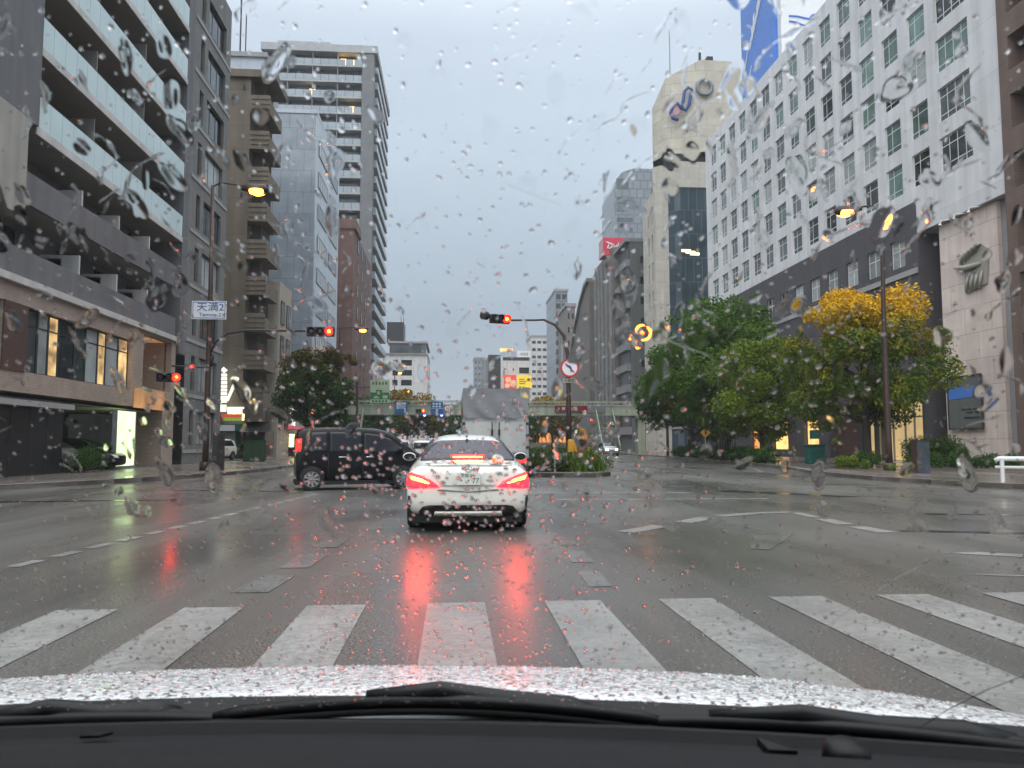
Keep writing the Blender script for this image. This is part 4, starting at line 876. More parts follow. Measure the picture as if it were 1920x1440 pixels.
# green direction board on its twin arms, left of the bridge
def green_board():
    Y = 84; P = lambda u, v: atY(u, v, Y)
    r = root('direction_sign', P(712,740), 'pale green and dark green route board on twin arms above the footbridge', 'sign')
    a, c = P(694,755.5), P(730.5,712); H = c.z-a.z; W = c.x-a.x
    b = MB(); b.box((a.x,Y,a.z+H*.17),(c.x,Y+.1,c.z)); b.build('upper_panel','pale_green_sign',r)
    b = MB(); b.box((a.x,Y-.02,a.z+H*.17),(c.x,Y-.003,a.z+H*.45)); b.box((a.x+W*.3,Y-.02,a.z+H*.45),(a.x+W*.62,Y-.003,a.z+H*.56)); b.build('green_field','road_green',r)
    b = MB(); b.box((a.x,Y,a.z),(c.x,Y+.1,a.z+H*.155)); b.build('lower_panel','pale_green_sign',r)
    b = MB(); b.prism([V(a.x+W*.13,Y-.03,a.z+H*.2),V(a.x+W*.5,Y-.03,a.z+H*.2),V(a.x+W*.3,Y-.03,a.z+H*.32)],(0,.008,0)); b.box((a.x+W*.65,Y-.03,a.z+H*.2),(a.x+W*.9,Y-.022,a.z+H*.33)); b.box((a.x+W*.36,Y-.03,a.z+H*.36),(a.x+W*.5,Y-.022,a.z+H*.5)); b.build('emblem','pale_green_sign',r)
    b = MB()
    for k in range(5): b.box((a.x+W*(.1+.17*k),Y-.012,a.z+H*.03),(a.x+W*(.21+.17*k),Y-.002,a.z+H*.12)); b.box((a.x+W*(.1+.17*k),Y-.012,a.z+H*.78),(a.x+W*(.19+.17*k),Y-.002,a.z+H*.9))
    b.build('lettering','road_green',r)
    b = MB()
    for v in (725, 745): q = P(668,v); b.tube([(q.x,Y+.2,q.z),(c.x,Y+.2,q.z)],.07,8)
    b.tube([(P(670,700).x,Y+.2,0),(P(670,700).x,Y+.2,P(670,715).z)],.14,10); b.build('pole','steel_brown',r)
green_board()
r, p = disc_sign('no_parking_sign',638.5,790,60,.33,'small round red and blue sign low on the pole behind the black van','slash')
b = MB(); b.tube([(p.x,60.08,.1),(p.x,60.08,p.z+.4)],.045,8); b.build('pole','steel_grey',r)

# ------------------------------------------------------------------ traffic signals and lamps
def signal_head(r, P, face=V(0,-1,0), lit=True, W=1.2, H=.42, vis=True):
    """horizontal three-lens head; red is at the right-hand end"""
    U = Z.cross(face)*-1 if False else face.cross(Z)*-1
    U = Vector((-face.y, face.x, 0)); N = face; O = P - U*(W/2) - Z*(H/2)
    b = MB()
    Pt = lambda u, n, z: O+U*u+N*n+Z*z
    b.add([Pt(0,0,0),Pt(W,0,0),Pt(W,-.2,0),Pt(0,-.2,0),Pt(0,0,H),Pt(W,0,H),Pt(W,-.2,H),Pt(0,-.2,H)],[[0,3,2,1],[4,5,6,7],[0,1,5,4],[1,2,6,5],[2,3,7,6],[3,0,4,7]])
    h = b.build('signal_head','steel_dark',r,bevel=.03)
    for i in range(3):
        c = Pt(W*(.18+.32*i),.012,H/2); b = MB(); b.lathe(c,N,[(-.01,.16),(.02,.155),(.045,.09),(.05,.01)],20)
        ln = b.build('lens','signal_red' if (i == 2 and lit) else 'lamp_off',r)
        if i == 2 and lit: b = MB(); b.lathe(c+N*.045,N,[(0,.075),(.012,.06),(.02,.01)],16); b.build('glow','signal_core',ln)
        v = MB(); n = 12
        for k in range(n):
            a0, a1 = math.pi*(-.1+1.2*k/n), math.pi*(-.1+1.2*(k+1)/n)
            q = lambda a, d: c+U*math.cos(a)*.17+Z*math.sin(a)*.17+N*d
            v.quad(q(a0,0),q(a1,0),q(a1,.2),q(a0,.2)); v.quad(q(a0,.2)*1.0,q(a1,.2),q(a1,0)+Z*.008,q(a0,0)+Z*.008)
        v.build('visor','steel_dark',r)
def lamp_head(r, P, d, m='lamp_orange', s=1.0):
    d = d.normalized(); b = MB(); X = Z.cross(d)
    b.tube([P-d*.35*s,P-d*.1*s,P+d*.35*s,P+d*.48*s],[.06*s,.13*s,.15*s,.05*s],12); b.build('lamp_head','steel_dark',r,smooth=True)
    b = MB(); b.lathe(P-Z*.06*s+d*.15*s,(0,0,-1),[(0,.24*s),(.07*s,.22*s),(.12*s,.12*s),(.13*s,.01)],14); b.build('lamp_lens',m,r,smooth=True)
# left pole: street lamp, name plate; the signal is its own thing hung on it
px, py = -10.58, 34.0
r = root('lamp_post', (px,py,.14), 'tall brown street lamp post on the left kerb carrying the street name plate', 'street lamp')
b = MB(); b.tube([(px,py,.14),(px,py,1.4),(px,py,8),(px-.05,py,12.6)],[.15,.13,.10,.07],12); b.tube([(px,py,.14),(px,py,.5)],.24,12); b.build('pole','steel_brown',r,smooth=True)
b = MB(); b.tube([(px-.05,py,12.55),(px+.3,py,12.75),(px+1.35,py,12.62)],.04,8); b.build('arm','steel_brown',r)
lamp_head(r, V(px+1.65,py,12.52), V(1,0,-.06), s=1.5)
r = root('street_name_sign', (-10.55,33.8,7), 'white street name plate reading Temma-2 on the brown lamp post', 'sign')
b = MB(); b.box((-11.28,33.78,6.63),(-9.83,33.83,7.42)); b.build('panel','sign_white',r)
b = MB(); x0,x1,z0,z1 = -11.24,-9.87,6.67,7.38
for q in ((x0,z0,x1,z0+.025),(x0,z1-.025,x1,z1),(x0,z0+.026,x0+.025,z1-.026),(x1-.025,z0+.026,x1,z1-.026)): b.box((q[0],33.772,q[1]),(q[2],33.779,q[3]))
b.build('border','blue_mark',r)
text('lettering','天満2',.42,'blue_mark',r,V(-10.5,33.77,7.14),V(1,0,0),ext=.004,sx=1.12); text('lettering','Temma-2',.22,'blue_mark',r,V(-10.5,33.77,6.82),V(1,0,0),ext=.005,sx=1.1)
b = MB(); b.box((-10.6,33.831,6.75),(-10.25,33.9,6.83)); b.box((-10.6,33.831,7.2),(-10.25,33.9,7.28)); b.build('bracket','steel_grey',r)
r = root('traffic_signal', (px,py-.02,5.7), 'red lit traffic signal on the long arm over the left lanes', 'traffic signal')
b = MB(); b.tube([(px+.1,py,5.2),(px+.25,py,5.65),(px+.8,py,6.05),(px+1.6,py,6.2),(px+4.1,py,6.2)],.05,8); b.tube([(px+.1,py,4.6),(px+.2,py,5.0),(px+.12,py,5.2)],.05,8); b.build('arm','steel_dark',r,smooth=True)
signal_head(r, V(-5.83,33.9,6.17))
r = root('traffic_signal', (-12.2,33.6,4), 'red lit traffic signal left of the brown lamp post by the tiled shop', 'traffic signal')
b = MB(); b.tube([(px,py,4.55),(px-1.2,py-.1,4.6),(px-1.5,py-.1,4.6)],.04,8); b.build('arm','steel_dark',r)
signal_head(r, V(-12.15,33.75,4.1), V(.35,-.94,0), W=.95, H=.40)
# median pole
mx_, my_ = 5.12, 34.0
r = root('signal_post', (mx_,my_,.16), 'dark signal post with a curved arm standing in the median shrubs', 'signal post')
b = MB(); b.tube([(mx_,my_,.16),(mx_,my_,3),(mx_-.02,my_,5.2),(mx_-.2,my_,6.1),(mx_-.6,my_,6.6),(mx_-1.1,my_,6.82)],[.14,.11,.09,.08,.065,.055],12); b.build('pole','steel_brown',r,smooth=True)
b = MB(); b.tube([(mx_-1.1,my_,6.82),(mx_-1.5,my_,6.80),(mx_-2.6,my_,6.78)],.045,8); b.build('arm','steel_dark',r,smooth=True)
b = MB(); b.tube([(mx_-.28,my_-.02,4.9),(mx_-.28,my_-.02,5.7)],.09,10); b.build('junction_box','steel_grey',r)
r = root('traffic_signal', (2.2,33.9,6.8), 'red lit traffic signal hung from the curved median arm against the sky', 'traffic signal')
signal_head(r, V(2.05,33.92,6.83), V(.25,-.97,0), W=.92, H=.40)
b = MB(); b.lathe(V(1.45,33.9,6.95),(-.7,-.7,0),[(0,.19),(.25,.2)],14); b.build('side_visor','steel_dark',r)
r, p = disc_sign('no_turn_sign',1068,690,33.8,.42,'round red rimmed no turn sign on the dark median signal post','slash'); b = MB(); b.box((p.x-.04,33.83,p.z-.05),(p.x+.04,33.95,p.z+.05)); b.build('bracket','steel_grey',r)
r = root('supplementary_plate', (p.x,33.8,p.z-.6), 'small cream plate below the round no turn sign', 'sign'); b = MB(); b.box((p.x-.30,33.80,p.z-.66),(p.x+.26,33.83,p.z-.46)); b.build('panel','cream',r); text('lettering','交差点',.16,'steel_dark',r,V(p.x-.02,33.79,p.z-.56),V(1,0,0),ext=.003)
for x, y, m, lb in ((4.90,31.6,'yellow_paint','bright yellow marker box on white posts at the tip of the median'),(5.22,31.9,'amber_red','dull orange and red marker box beside the bright yellow marker box')):
    r = root('hazard_marker', (x,y,.16), lb, 'marker'); b = MB(); b.box((x-.19,y-.1,.92),(x+.19,y+.1,1.42)); b.box((x-.17,y-.08,1.42),(x+.17,y+.08,1.46)); b.build('box',m,r,bevel=.03)
    b = MB(); b.tube([(x+.05,y,.16),(x+.05,y,.92)],.05,8); b.build('post','white_metal',r)
for x, y in ((4.0,30.3),(8.3,47)):
    r = root('reflector_post', (x,y,.1), 'short white reflector post with amber top '+('in front of the median shrubs' if x < 5 else 'right of the median on the road'), 'post'); b = MB(); b.tube([(x,y,.0),(x,y,.95)],.035,8); b.build('post','white_metal',r); b = MB(); b.lathe((x,y-.02,1.0),(0,-1,0),[(0,.09),(.05,.09)],12); b.build('reflector','yellow_paint',r)
# right lamp post
px2, py2 = 18.62, 31.8
r = root('lamp_post', (px2,py2,.14), 'tall rusty brown street lamp post on the right in front of the yellow tree', 'street lamp')
b = MB(); b.tube([(px2,py2,.14),(px2,py2,1.4),(px2,py2,7),(px2+.08,py2,10.9),(px2,py2,11.45),(px2-.3,py2,11.68)],[.16,.14,.10,.07,.055,.045],12); b.tube([(px2,py2,.14),(px2,py2,.45)],.25,12); b.build('pole','steel_brown',r,smooth=True)
b = MB(); b.tube([(px2-.3,py2,11.68),(px2-.7,py2,11.66),(px2-1.0,py2,11.6)],.045,8); b.build('arm','steel_dark',r); lamp_head(r, V(px2-1.35,py2,11.5), V(-1,0,-.12), s=1.5)
def far_lamp(u, v, Y, side, label, ln=2.2, two=False, pu=None):
    p = atY(u, v, Y); r = root('lamp_post', (p.x-side*ln,Y,.1), label, 'street lamp'); b = MB(); b.tube([(p.x-side*ln,Y,.1),(p.x-side*ln,Y,p.z+.1)],[.14,.08],8); b.build('pole','steel_brown',r)
    b = MB(); b.tube([(p.x-side*ln,Y,p.z+.1),(p.x-side*.3,Y,p.z+.16)],.06,6); b.build('arm','steel_dark',r); lamp_head(r, p, V(side,0,0), s=1.5)
far_lamp(676,617,72,1,'far orange street lamp in front of the red-brown block',1.9); far_lamp(1212,620,72,-1,'far orange street lamp in front of the dark grey-green block',1.9)
far_lamp(748,698,150,1,'distant orange lamp in front of the white far block',.8); far_lamp(762,732,128,1,'low yellow lamp above the footbridge rail beside the gold tree',.5)
r = root('traffic_signal', atY(792,769,91.3), 'small red lit traffic signal mounted on the footbridge between two blue signs', 'traffic signal'); p = atY(788,770,91.35); signal_head(r, p, W=1.15, H=.40); b = MB(); b.box((p.x-.4,91.56,p.z-.05),(p.x+.4,91.9,p.z+.05)); b.build('bracket','steel_dark',r)
for u in (796,828): p = atY(u,778,91.6); b = MB(); b.lathe(p,(0,0,-1),[(0,.16),(.16,.1)],10); o = b.build('bridge_lamp','blue_glow'); tag(o,'tiny blue white lamp under the footbridge '+('below the red signal' if u<800 else 'below the straight ahead sign'),'lamp')

# ------------------------------------------------------------------ small street furniture
r = root('roadside_pillar', (-9.95,33.6,.14), 'dark square roadside pillar right of the brown lamp post', 'pillar'); b = MB(); b.box((-10.13,33.4,.14),(-9.72,33.8,1.72)); b.build('body','black_plastic',r,bevel=.02); b = MB(); b.box((-10.1,33.385,.3),(-9.93,33.398,1.6)); b.build('door','steel_dark',r)
r = root('utility_cabinet', (-11.3,46,.14), 'dark green utility cabinet on the left pavement', 'cabinet'); b = MB(); b.box((-12.1,45.6,.24),(-10.95,46.2,1.45)); b.box((-12.15,45.55,1.45),(-10.9,46.25,1.5)); b.build('body','utility_green',r,bevel=.02); b = MB(); b.box((-12.0,45.58,.35),(-11.55,45.598,1.35)); b.box((-11.5,45.58,.35),(-11.05,45.598,1.35)); b.build('door','utility_green',r); b = MB(); b.box((-12.1,45.6,.14),(-10.95,46.2,.24)); b.build('plinth','kerbstone',r)
r = root('slab_sign', (18.0,28.6,.14), 'dark blue-black slab shaped box at the right kerb by the lamp post', 'cabinet'); b = MB(); b.box((17.75,28.4,.14),(18.27,28.75,1.38)); b.build('body','slab_blue',r,bevel=.015); b = MB(); b.box((17.73,28.38,.14),(17.749,28.77,1.39)); b.box((17.751,28.38,1.381),(18.29,28.77,1.41)); b.build('edge','steel_brown',r)
r = root('storage_box', (20.6,42.6,.14), 'teal green box on the pavement by the hedge under the trees', 'box'); b = MB(); b.box((20.1,42.3,.14),(21.0,43.0,1.15)); b.build('body','teal_box',r,bevel=.03); b = MB(); b.box((20.05,42.25,1.15),(21.05,43.05,1.25)); b.build('lid','teal_box',r,bevel=.02)
def guard():
    r = root('guard_rail', (16.6,22,.14), 'white pipe guard rail on the right kerb at the picture edge', 'guard rail')
    pts = [V(16.25,22.1,.14),V(17.6,21.2,.14),V(19.2,20.1,.14)]
    b = MB(); b.tube([pts[0]+Z*.62,pts[0]+Z*.68+V(.1,-.06,0),pts[1]+Z*.68,pts[2]+Z*.68],.07,10); b.build('top_rail','white_metal',r,smooth=True)
    b = MB(); b.tube([pts[0]+Z*.42,pts[1]+Z*.42,pts[2]+Z*.42],.05,10); b.build('lower_rail','white_metal',r,smooth=True)
    for p_ in (pts[0]+V(.15,-.1,0),pts[1],pts[2]): b = MB(); b.tube([p_,p_+Z*.66],.06,10); b.build('post','white_metal',r)
guard()
r = root('bus_shelter', (21.5,70,.14), 'bus shelter with a thin pale roof under the far right trees', 'bus shelter')
b = MB(); b.box((20.9,62,2.72),(23.4,74,2.86)); b.build('roof','white_metal',r)
b = MB(); b.box((23.2,62.2,.3),(23.25,73.8,2.4)); b.build('back_panel','dark_glass',r)
for y in (62.4,68,73.6): b = MB(); b.tube([(23.1,y,.14),(23.1,y,2.72)],.06,8); b.build('post','steel_grey',r)
b = MB(); b.box((22.9,64.0,.6),(23.15,65.4,2.1)); b.build('poster','pale_green_sign',r)
r = root('warning_sign', atY(1323,811,52), 'yellow diamond warning sign with a dark symbol under the right trees', 'sign'); p = atY(1323,811,52); b = MB(); b.prism([V(p.x-.36,52,p.z),V(p.x,52,p.z-.36),V(p.x+.36,52,p.z),V(p.x,52,p.z+.36)],(0,.03,0)); b.build('panel','yellow_paint',r); b = MB(); b.box((p.x-.07,51.98,p.z-.12),(p.x+.07,51.997,p.z+.14)); b.build('symbol','steel_dark',r); b = MB(); b.tube([(p.x,52.06,.14),(p.x,52.06,p.z-.2)],.04,8); b.build('post','steel_grey',r)
for x, y, lb in ((-15.0,71.5,'red parasol nearer the cream building shopfront'),(-13.6,73.5,'red parasol right of its twin, nearer the road')):
    r = root('parasol', (x,y,.14), lb, 'parasol'); b = MB(); b.lathe((x,y,3.2),(0,0,-1),[(0,.03),(.25,.5),(.6,1.3),(.66,1.28)],8); b.build('canopy','sign_red',r); b = MB(); b.tube([(x,y,.14),(x,y,3.15)],.03,8); b.build('pole','steel_grey',r)
r = root('market_stall', (-14.2,72.5,.14), 'yellow lit stall front under the red parasols', 'stall'); b = MB(); b.box((-15.3,72.2,.14),(-13.3,73.0,1.0)); b.build('counter','brown_panel',r); b = MB(); b.box((-15.2,72.9,1.0),(-13.5,72.98,2.2)); b.build('glowing_face','yellow_glow',r); b = MB(); b.box((-15.3,72.2,2.2),(-13.3,73,2.3)); b.build('shelf_top','brown_dark',r)
r = root('awning_kiosk', (-15.8,60,.14), 'brown box sign over a black awning at the brown block corner', 'kiosk'); b = MB(); b.box((-16.1,60.8,3.0),(-14.7,61.6,4.3)); b.build('box_sign','brown_dark',r); b = MB(); b.prism([V(-16.3,60.2,2.2),V(-16.3,61.6,3.0),V(-16.3,61.6,2.2)],(1.9,0,0)); b.build('awning','black_panel',r); b = MB(); b.box((-16.2,61.2,.14),(-14.6,61.6,2.2)); b.build('counter','black_panel',r)
def lit_shop():
    a, c = atY(990,826,150), atY(1062,806,150); r = root('lit_showroom', ((a.x+c.x)/2,150,0), 'low orange lit shopfront far behind the truck under the bridge', 'shop')
    b = MB(); b.box((a.x,150.4,0),(c.x+2,158,c.z+1.2)); b.build('wall','far_brown',r)
    b = MB()
    for i in range(9): x = a.x+.5+i*.8; b.box((x,150.3,1.6),(x+.55,150.38,c.z))
    b.build('lit_window','shop_orange',r)
    b = MB(); b.box((a.x-.3,149.6,c.z+.1),(c.x+2.2,150.39,c.z+.4)); b.build('canopy','far_grey',r)
lit_shop()

# ------------------------------------------------------------------ trees and shrubs
def leaf_mesh(name, clumps, n, size, m, seed, flat=0):
    rnd = random.Random(seed); b = MB(); tot = sum(c[1]**2 for c in clumps); vals = []
    for (c, rad, sq) in clumps:
        k = int(1.9*n*rad**2/tot); shade = rnd.random()
        for _ in range(k):
            d = Vector((rnd.gauss(0,1),rnd.gauss(0,1),rnd.gauss(0,1))).normalized(); q = rad*(rnd.random()**.33)*(1 if rnd.random() > .12 else 1.18)
            P = c+Vector((d.x*q,d.y*q,d.z*q*sq)); nn = (d*.6+Vector((rnd.gauss(0,1),rnd.gauss(0,1),rnd.gauss(0,1)+.5))).normalized(); X = nn.orthogonal().normalized(); X = (X*math.cos(a_)+nn.cross(X)*math.sin(a_)) if (a_ := rnd.random()*6.28) else X; Y = nn.cross(X); s_ = size*.72*rnd.uniform(.6,1.35)
            b.add([P-X*s_,P+Y*s_*.55+nn*s_*.12,P+X*s_,P-Y*s_*.55+nn*s_*.12],[[0,1,2,3]]); vals.append(min(1,max(0,.5*shade+.5*rnd.random())))
    me = b.mesh(name, m); at = me.attributes.new('leaf','FLOAT','FACE'); at.data.foreach_set('value', vals); return me
def tree_mesh(h, cr, tr, seed, m, nleaf, size, base=.28, squash=.75, asym=(0,0)):
    """returns (trunk mesh, crown mesh): trunk with real limbs, and leaf clumps hung at the limb ends"""
    rnd = random.Random(seed); b = MB(); clumps = []; hb = h*base
    lean = V(rnd.uniform(-.2,.2),rnd.uniform(-.2,.2),0)
    top = lean*1.5+Z*h*.72
    b.tube([V(0,0,0),lean*.3+Z*hb*.5,lean*.7+Z*hb,lean*1.1+Z*h*.5,top],[tr*1.25,tr,tr*.85,tr*.5,tr*.2],9)
    nl = 15
    for i in range(nl):
        t = i/(nl-1); z0 = hb*.9+(h*.62-hb*.9)*t; a = i*2.4+rnd.uniform(-.4,.4)
        prof = math.sin(math.pi*(.16+.74*t))**.8
        L_ = cr*prof*rnd.uniform(.68,1.12)
        d = V(math.cos(a),math.sin(a),0); s0 = lean*(.7+.4*t)+Z*z0; e = s0+d*L_+Z*(h*.10+h*.17*(t)+rnd.uniform(-.03,.03)*h)+V(asym[0],asym[1],0)*L_*.3
        b.tube([s0,s0+(e-s0)*.5+Z*h*.03,e],[tr*.42,tr*.25,tr*.08],6)
        clumps.append((e,cr*rnd.uniform(.27,.40),squash)); 
        for _ in range(2): clumps.append((s0+(e-s0)*rnd.uniform(.35,.95)+V(rnd.uniform(-1,1),rnd.uniform(-1,1),rnd.uniform(-.5,.8))*cr*.26,cr*rnd.uniform(.18,.33),squash))
    for _ in range(9): clumps.append((top+V(rnd.uniform(-.38,.38)*cr,rnd.uniform(-.38,.38)*cr,rnd.uniform(-.08,.20)*h),cr*rnd.uniform(.2,.34),squash))
    for _ in range(40): a = rnd.random()*6.28; rr = cr*rnd.uniform(.75,1.1); zz = h*rnd.uniform(.35,.92); pf = math.sin(math.pi*min(1,max(0,(zz/h-.2)/.85)))**.6; clumps.append((V(math.cos(a)*rr*pf,math.sin(a)*rr*pf,zz),cr*rnd.uniform(.07,.16),.8))
    return b.mesh('trunk','bark',True), leaf_mesh('crown', clumps, nleaf, size, m, seed+5)
def tree(x, y, h, cr, tr, seed, m, label, n=8000, size=.14, z=.14, base=.28, group='street trees', meshes=None, **kw):
    tm, cm = meshes or tree_mesh(h, cr, tr, seed, m, n, size, base, **kw)
    r = root('street_tree', (x,y,z), label, 'tree', group); child('trunk', tm, r); child('crown', cm, r); return tm, cm
tree(21.1,38,9.4,3.5,.21,11,'leaf_yellow','broad tree with a bright yellow crown top behind the right lamp post',24000,.13,base=.22)
tree(19.3,47,8.2,3.1,.17,12,'leaf_lime','smaller lime green tree left of the yellow topped tree',15000,.14,base=.22)
tree(18.9,53,11.6,4.5,.21,13,'leaf_green','tallest green tree, left of the lime green tree',22000,.16,base=.2)
tree(20.3,64,9.8,4.5,.19,14,'leaf_dark','dark green tree between the tallest green tree and the bridge end',16000,.18,base=.2)
tree(23.0,74,8.8,3.6,.18,15,'leaf_gold','golden tinged small tree at the bridge end on the right',7000,.2)
tree(-10.0,58,8.6,2.9,.19,16,'leaf_autumn','left kerb tree turning brown in front of the blue glass block',15000,.15)
g = tree(-6.6,112,9.0,5.0,.2,17,'leaf_gold','golden median tree behind the blue turn left sign',6000,.28)
tree(14.5,112,8.6,3.8,.2,18,'leaf_gold','golden tree behind the footbridge right of the signal post',5000,.28)
tree(3.8,104,7.6,3.6,.2,19,'leaf_dark','dark median tree behind the footbridge near the truck',5000,.26); tree(8.8,108,6.6,3.6,.2,20,'leaf_dark','dark median tree behind the footbridge under the red banner',5000,.26)
tree(-2.0,140,7.0,3.4,.2,21,'leaf_dark','dark distant tree under the straight ahead sign',3500,.3); tree(-10.8,102,7.5,3.8,.2,22,'leaf_dark','dark tree behind the footbridge beside the stairs on the left',4500,.26)
def hedge(name, label, boxes, n, size, m, seed, cat='hedge', group=None, z=.14):
    rnd = random.Random(seed); cl = []
    for x0,y0,x1,y1,h in boxes:
        L_ = math.hypot(x1-x0,y1-y0); k = max(2,int(L_/.45))
        for i in range(k+1):
            for _ in range(3): t = (i+rnd.uniform(-.4,.4))/k; rr = h*rnd.uniform(.3,.5); cl.append((V(x0+(x1-x0)*t+rnd.uniform(-.4,.4)*h,y0+(y1-y0)*t+rnd.uniform(-.4,.4)*h,h*rnd.uniform(.25,.62)),rr,.9))
    x, y = boxes[0][0], boxes[0][1]
    off = V(x,y,0); me = leaf_mesh('foliage',[(c-off,a,s_) for c,a,s_ in cl],n,size,m,seed); r = bpy.data.objects.new(name, me); COL.objects.link(r); r.location = (x,y,z); ROOTM[r.name] = Matrix.Translation((x,y,z))
    return tag(r,label,cat,group)
hedge('hedge','long low green hedge along the right kerb below the trees',[(20.6,70,19.8,60,1.0),(19.8,60,18.3,44,1.0)],15000,.09,'leaf_hedge',31)
hedge('shrub','round green shrub at the foot of the yellow topped tree',[(19.6,36.6,20.4,36.4,.85)],2600,.06,'leaf_hedge',32,'shrub'); hedge('shrub','low light green shrub left of the right lamp post',[(17.6,34.0,18.6,33.6,.6)],2000,.05,'leaf_lime',33,'shrub')
hedge('shrub','large round shrub before the stone pier',[(24.2,38.6,25.2,38.2,1.7)],5000,.07,'leaf_dark',34,'shrub'); hedge('hedge','low bright green hedge before the stone pier',[(21.8,35.2,25.8,33.6,.75)],6000,.06,'leaf_hedge',35)
hedge('hedge','wild green shrub bed filling the median island tip',[(3.3,30.3,5.9,30.5,.75),(3.2,31.6,5.9,31.8,1.0),(3.3,33.5,5.8,33.5,1.05),(3.3,36,5.7,36,1.15),(3.3,40,5.5,40,1.2)],17000,.06,'leaf_shrub',36)
hedge('hedge','tall dark hedge row down the median behind the shrub bed',[(3.6,43,3.6,84,.95),(5.0,43,5.0,84,.95)],9000,.11,'leaf_dark',37)
hedge('hedge_box','square green planter hedge by the dark garage on the left',[(-14.6,31.9,-14.4,32.3,1.2)],1800,.05,'leaf_hedge',38)
hedge('shrub','small grass tuft at the base of the right lamp post',[(18.4,31.2,19.2,30.9,.3)],700,.04,'leaf_lime',39,'shrub')
b = MB()
rnd = random.Random(5)
for _ in range(170):
    x, y = rnd.uniform(4.6,6.1), rnd.uniform(29.6,34); h = rnd.uniform(.5,1.15); d = V(rnd.uniform(-.35,.35),rnd.uniform(-.35,.35),0); p0 = V(x,y,.16); w_ = V(.02,0,0)
    b.add([p0-w_,p0+w_,p0+d*.45+Z*h*.7+w_*.6,p0+d+Z*h,p0+d*.45+Z*h*.7-w_*.6],[[0,1,2,3,4]])
o = b.build('grass','leaf_lime'); tag(o,'long wild grass blades among the median shrubs','grass',kind='stuff')
# ------------------------------------------------------------------ vehicles
def loft(name, stations, prof, m, parent, levels=2):
    """closed body from cross-sections (mirrored half profiles), smoothed; returns the object and a BVH of it in the vehicle's frame"""
    b = MB(); rings = []
    for st in stations:
        h = prof(*st[1:]); full = [(x,z) for x,z in h]+[(-x,z) for x,z in h[-2:0:-1]]
        rings.append([V(x,st[0],z) for x,z in full])
    n = len(rings[0]); vs = [p for r_ in rings for p in r_]; fs = []
    for i in range(len(rings)-1):
        for k in range(n): fs.append([i*n+k,(i+1)*n+k,(i+1)*n+(k+1)%n,i*n+(k+1)%n])
    b.add(vs,fs)
    for rr, fl in ((rings[0],0),(rings[-1],1)):
        half = n//2; o = len(b.v); b.v += rr
        for k in range(half):                      # quad strip across the end
            a, c, d, e = k, k+1, (n-k-1) % n, (n-k) % n
            f = [x for i_, x in enumerate((a,c,d,e)) if x not in (a,c,d,e)[:i_]]
            if len(f) > 2: b.f.append([o+x for x in (f if fl else f[::-1])][::-1]); b.mi.append(0)
    o = b.build(name, m, parent, True, local=True)
    bm = bmesh.new(); bm.from_mesh(o.data); bmesh.ops.remove_doubles(bm, verts=bm.verts, dist=1e-5); bmesh.ops.recalc_face_normals(bm, faces=bm.faces); bm.to_mesh(o.data); bm.free()
    md = o.modifiers.new('s','SUBSURF'); md.levels = levels; md.render_levels = levels
    bpy.context.view_layer.update(); dg = bpy.context.evaluated_depsgraph_get(); me = bpy.data.meshes.new_from_object(o.evaluated_get(dg)); o.modifiers.clear(); o.data = me
    me.polygons.foreach_set('use_smooth',[True]*len(me.polygons))
    bv = BVHTree.FromPolygons([v.co for v in me.vertices],[list(p.vertices) for p in me.polygons])
    return o, bv
def skin(name, bv, poly, way, m, parent, off=.006, cuts=4, thick=.012, mirror=False):
    """a panel cut to POLY and laid on the body: way 'rear' (x,z seen from behind), 'front', 'right' or 'left' (y,z)"""
    out = []
    for sgn in ((1,-1) if mirror else (1,)):
        bm = bmesh.new(); vs = []
        for a, c in poly:
            a *= sgn if way in ('rear','front') else 1
            vs.append(bm.verts.new({'rear':(a,-2,c),'front':(a,8,c),'right':(3,a,c),'left':(-3,a,c),'top':(a,c,4)}[way]))
        f = bm.faces.new(vs); bmesh.ops.triangulate(bm, faces=[f], quad_method='BEAUTY', ngon_method='BEAUTY')
        for _ in range(cuts): 
            es = [e for e in bm.edges if e.calc_length() > .07]
            if not es: break
            bmesh.ops.subdivide_edges(bm, edges=es, cuts=1, use_grid_fill=True); bmesh.ops.triangulate(bm, faces=bm.faces)
        d = V(*{'rear':(0,1,0),'front':(0,-1,0),'right':(-1,0,0),'left':(1,0,0),'top':(0,0,-1)}[way]); dead = []
        for v in bm.verts:
            h = bv.ray_cast(v.co, d)
            if h[0] is None:
                h2 = bv.find_nearest(v.co + d*(2.3 if way in ('rear','front') else 2.2))
                v.co = h2[0] - d*off
            else: v.co = h[0] - d*off
        me = bpy.data.meshes.new(name); bm.to_mesh(me); bm.free(); me.materials.append(M[m]); me.polygons.foreach_set('use_smooth',[True]*len(me.polygons))
        o = bpy.data.objects.new(name, me); COL.objects.link(o); o.parent = parent; ROOTM[o.name] = ROOTM[parent.name] if parent.name in ROOTM else Matrix.Identity(4)
        md = o.modifiers.new('t','SOLIDIFY'); md.thickness = thick; md.offset = 0
        out.append(o)
    return out if mirror else out[0]
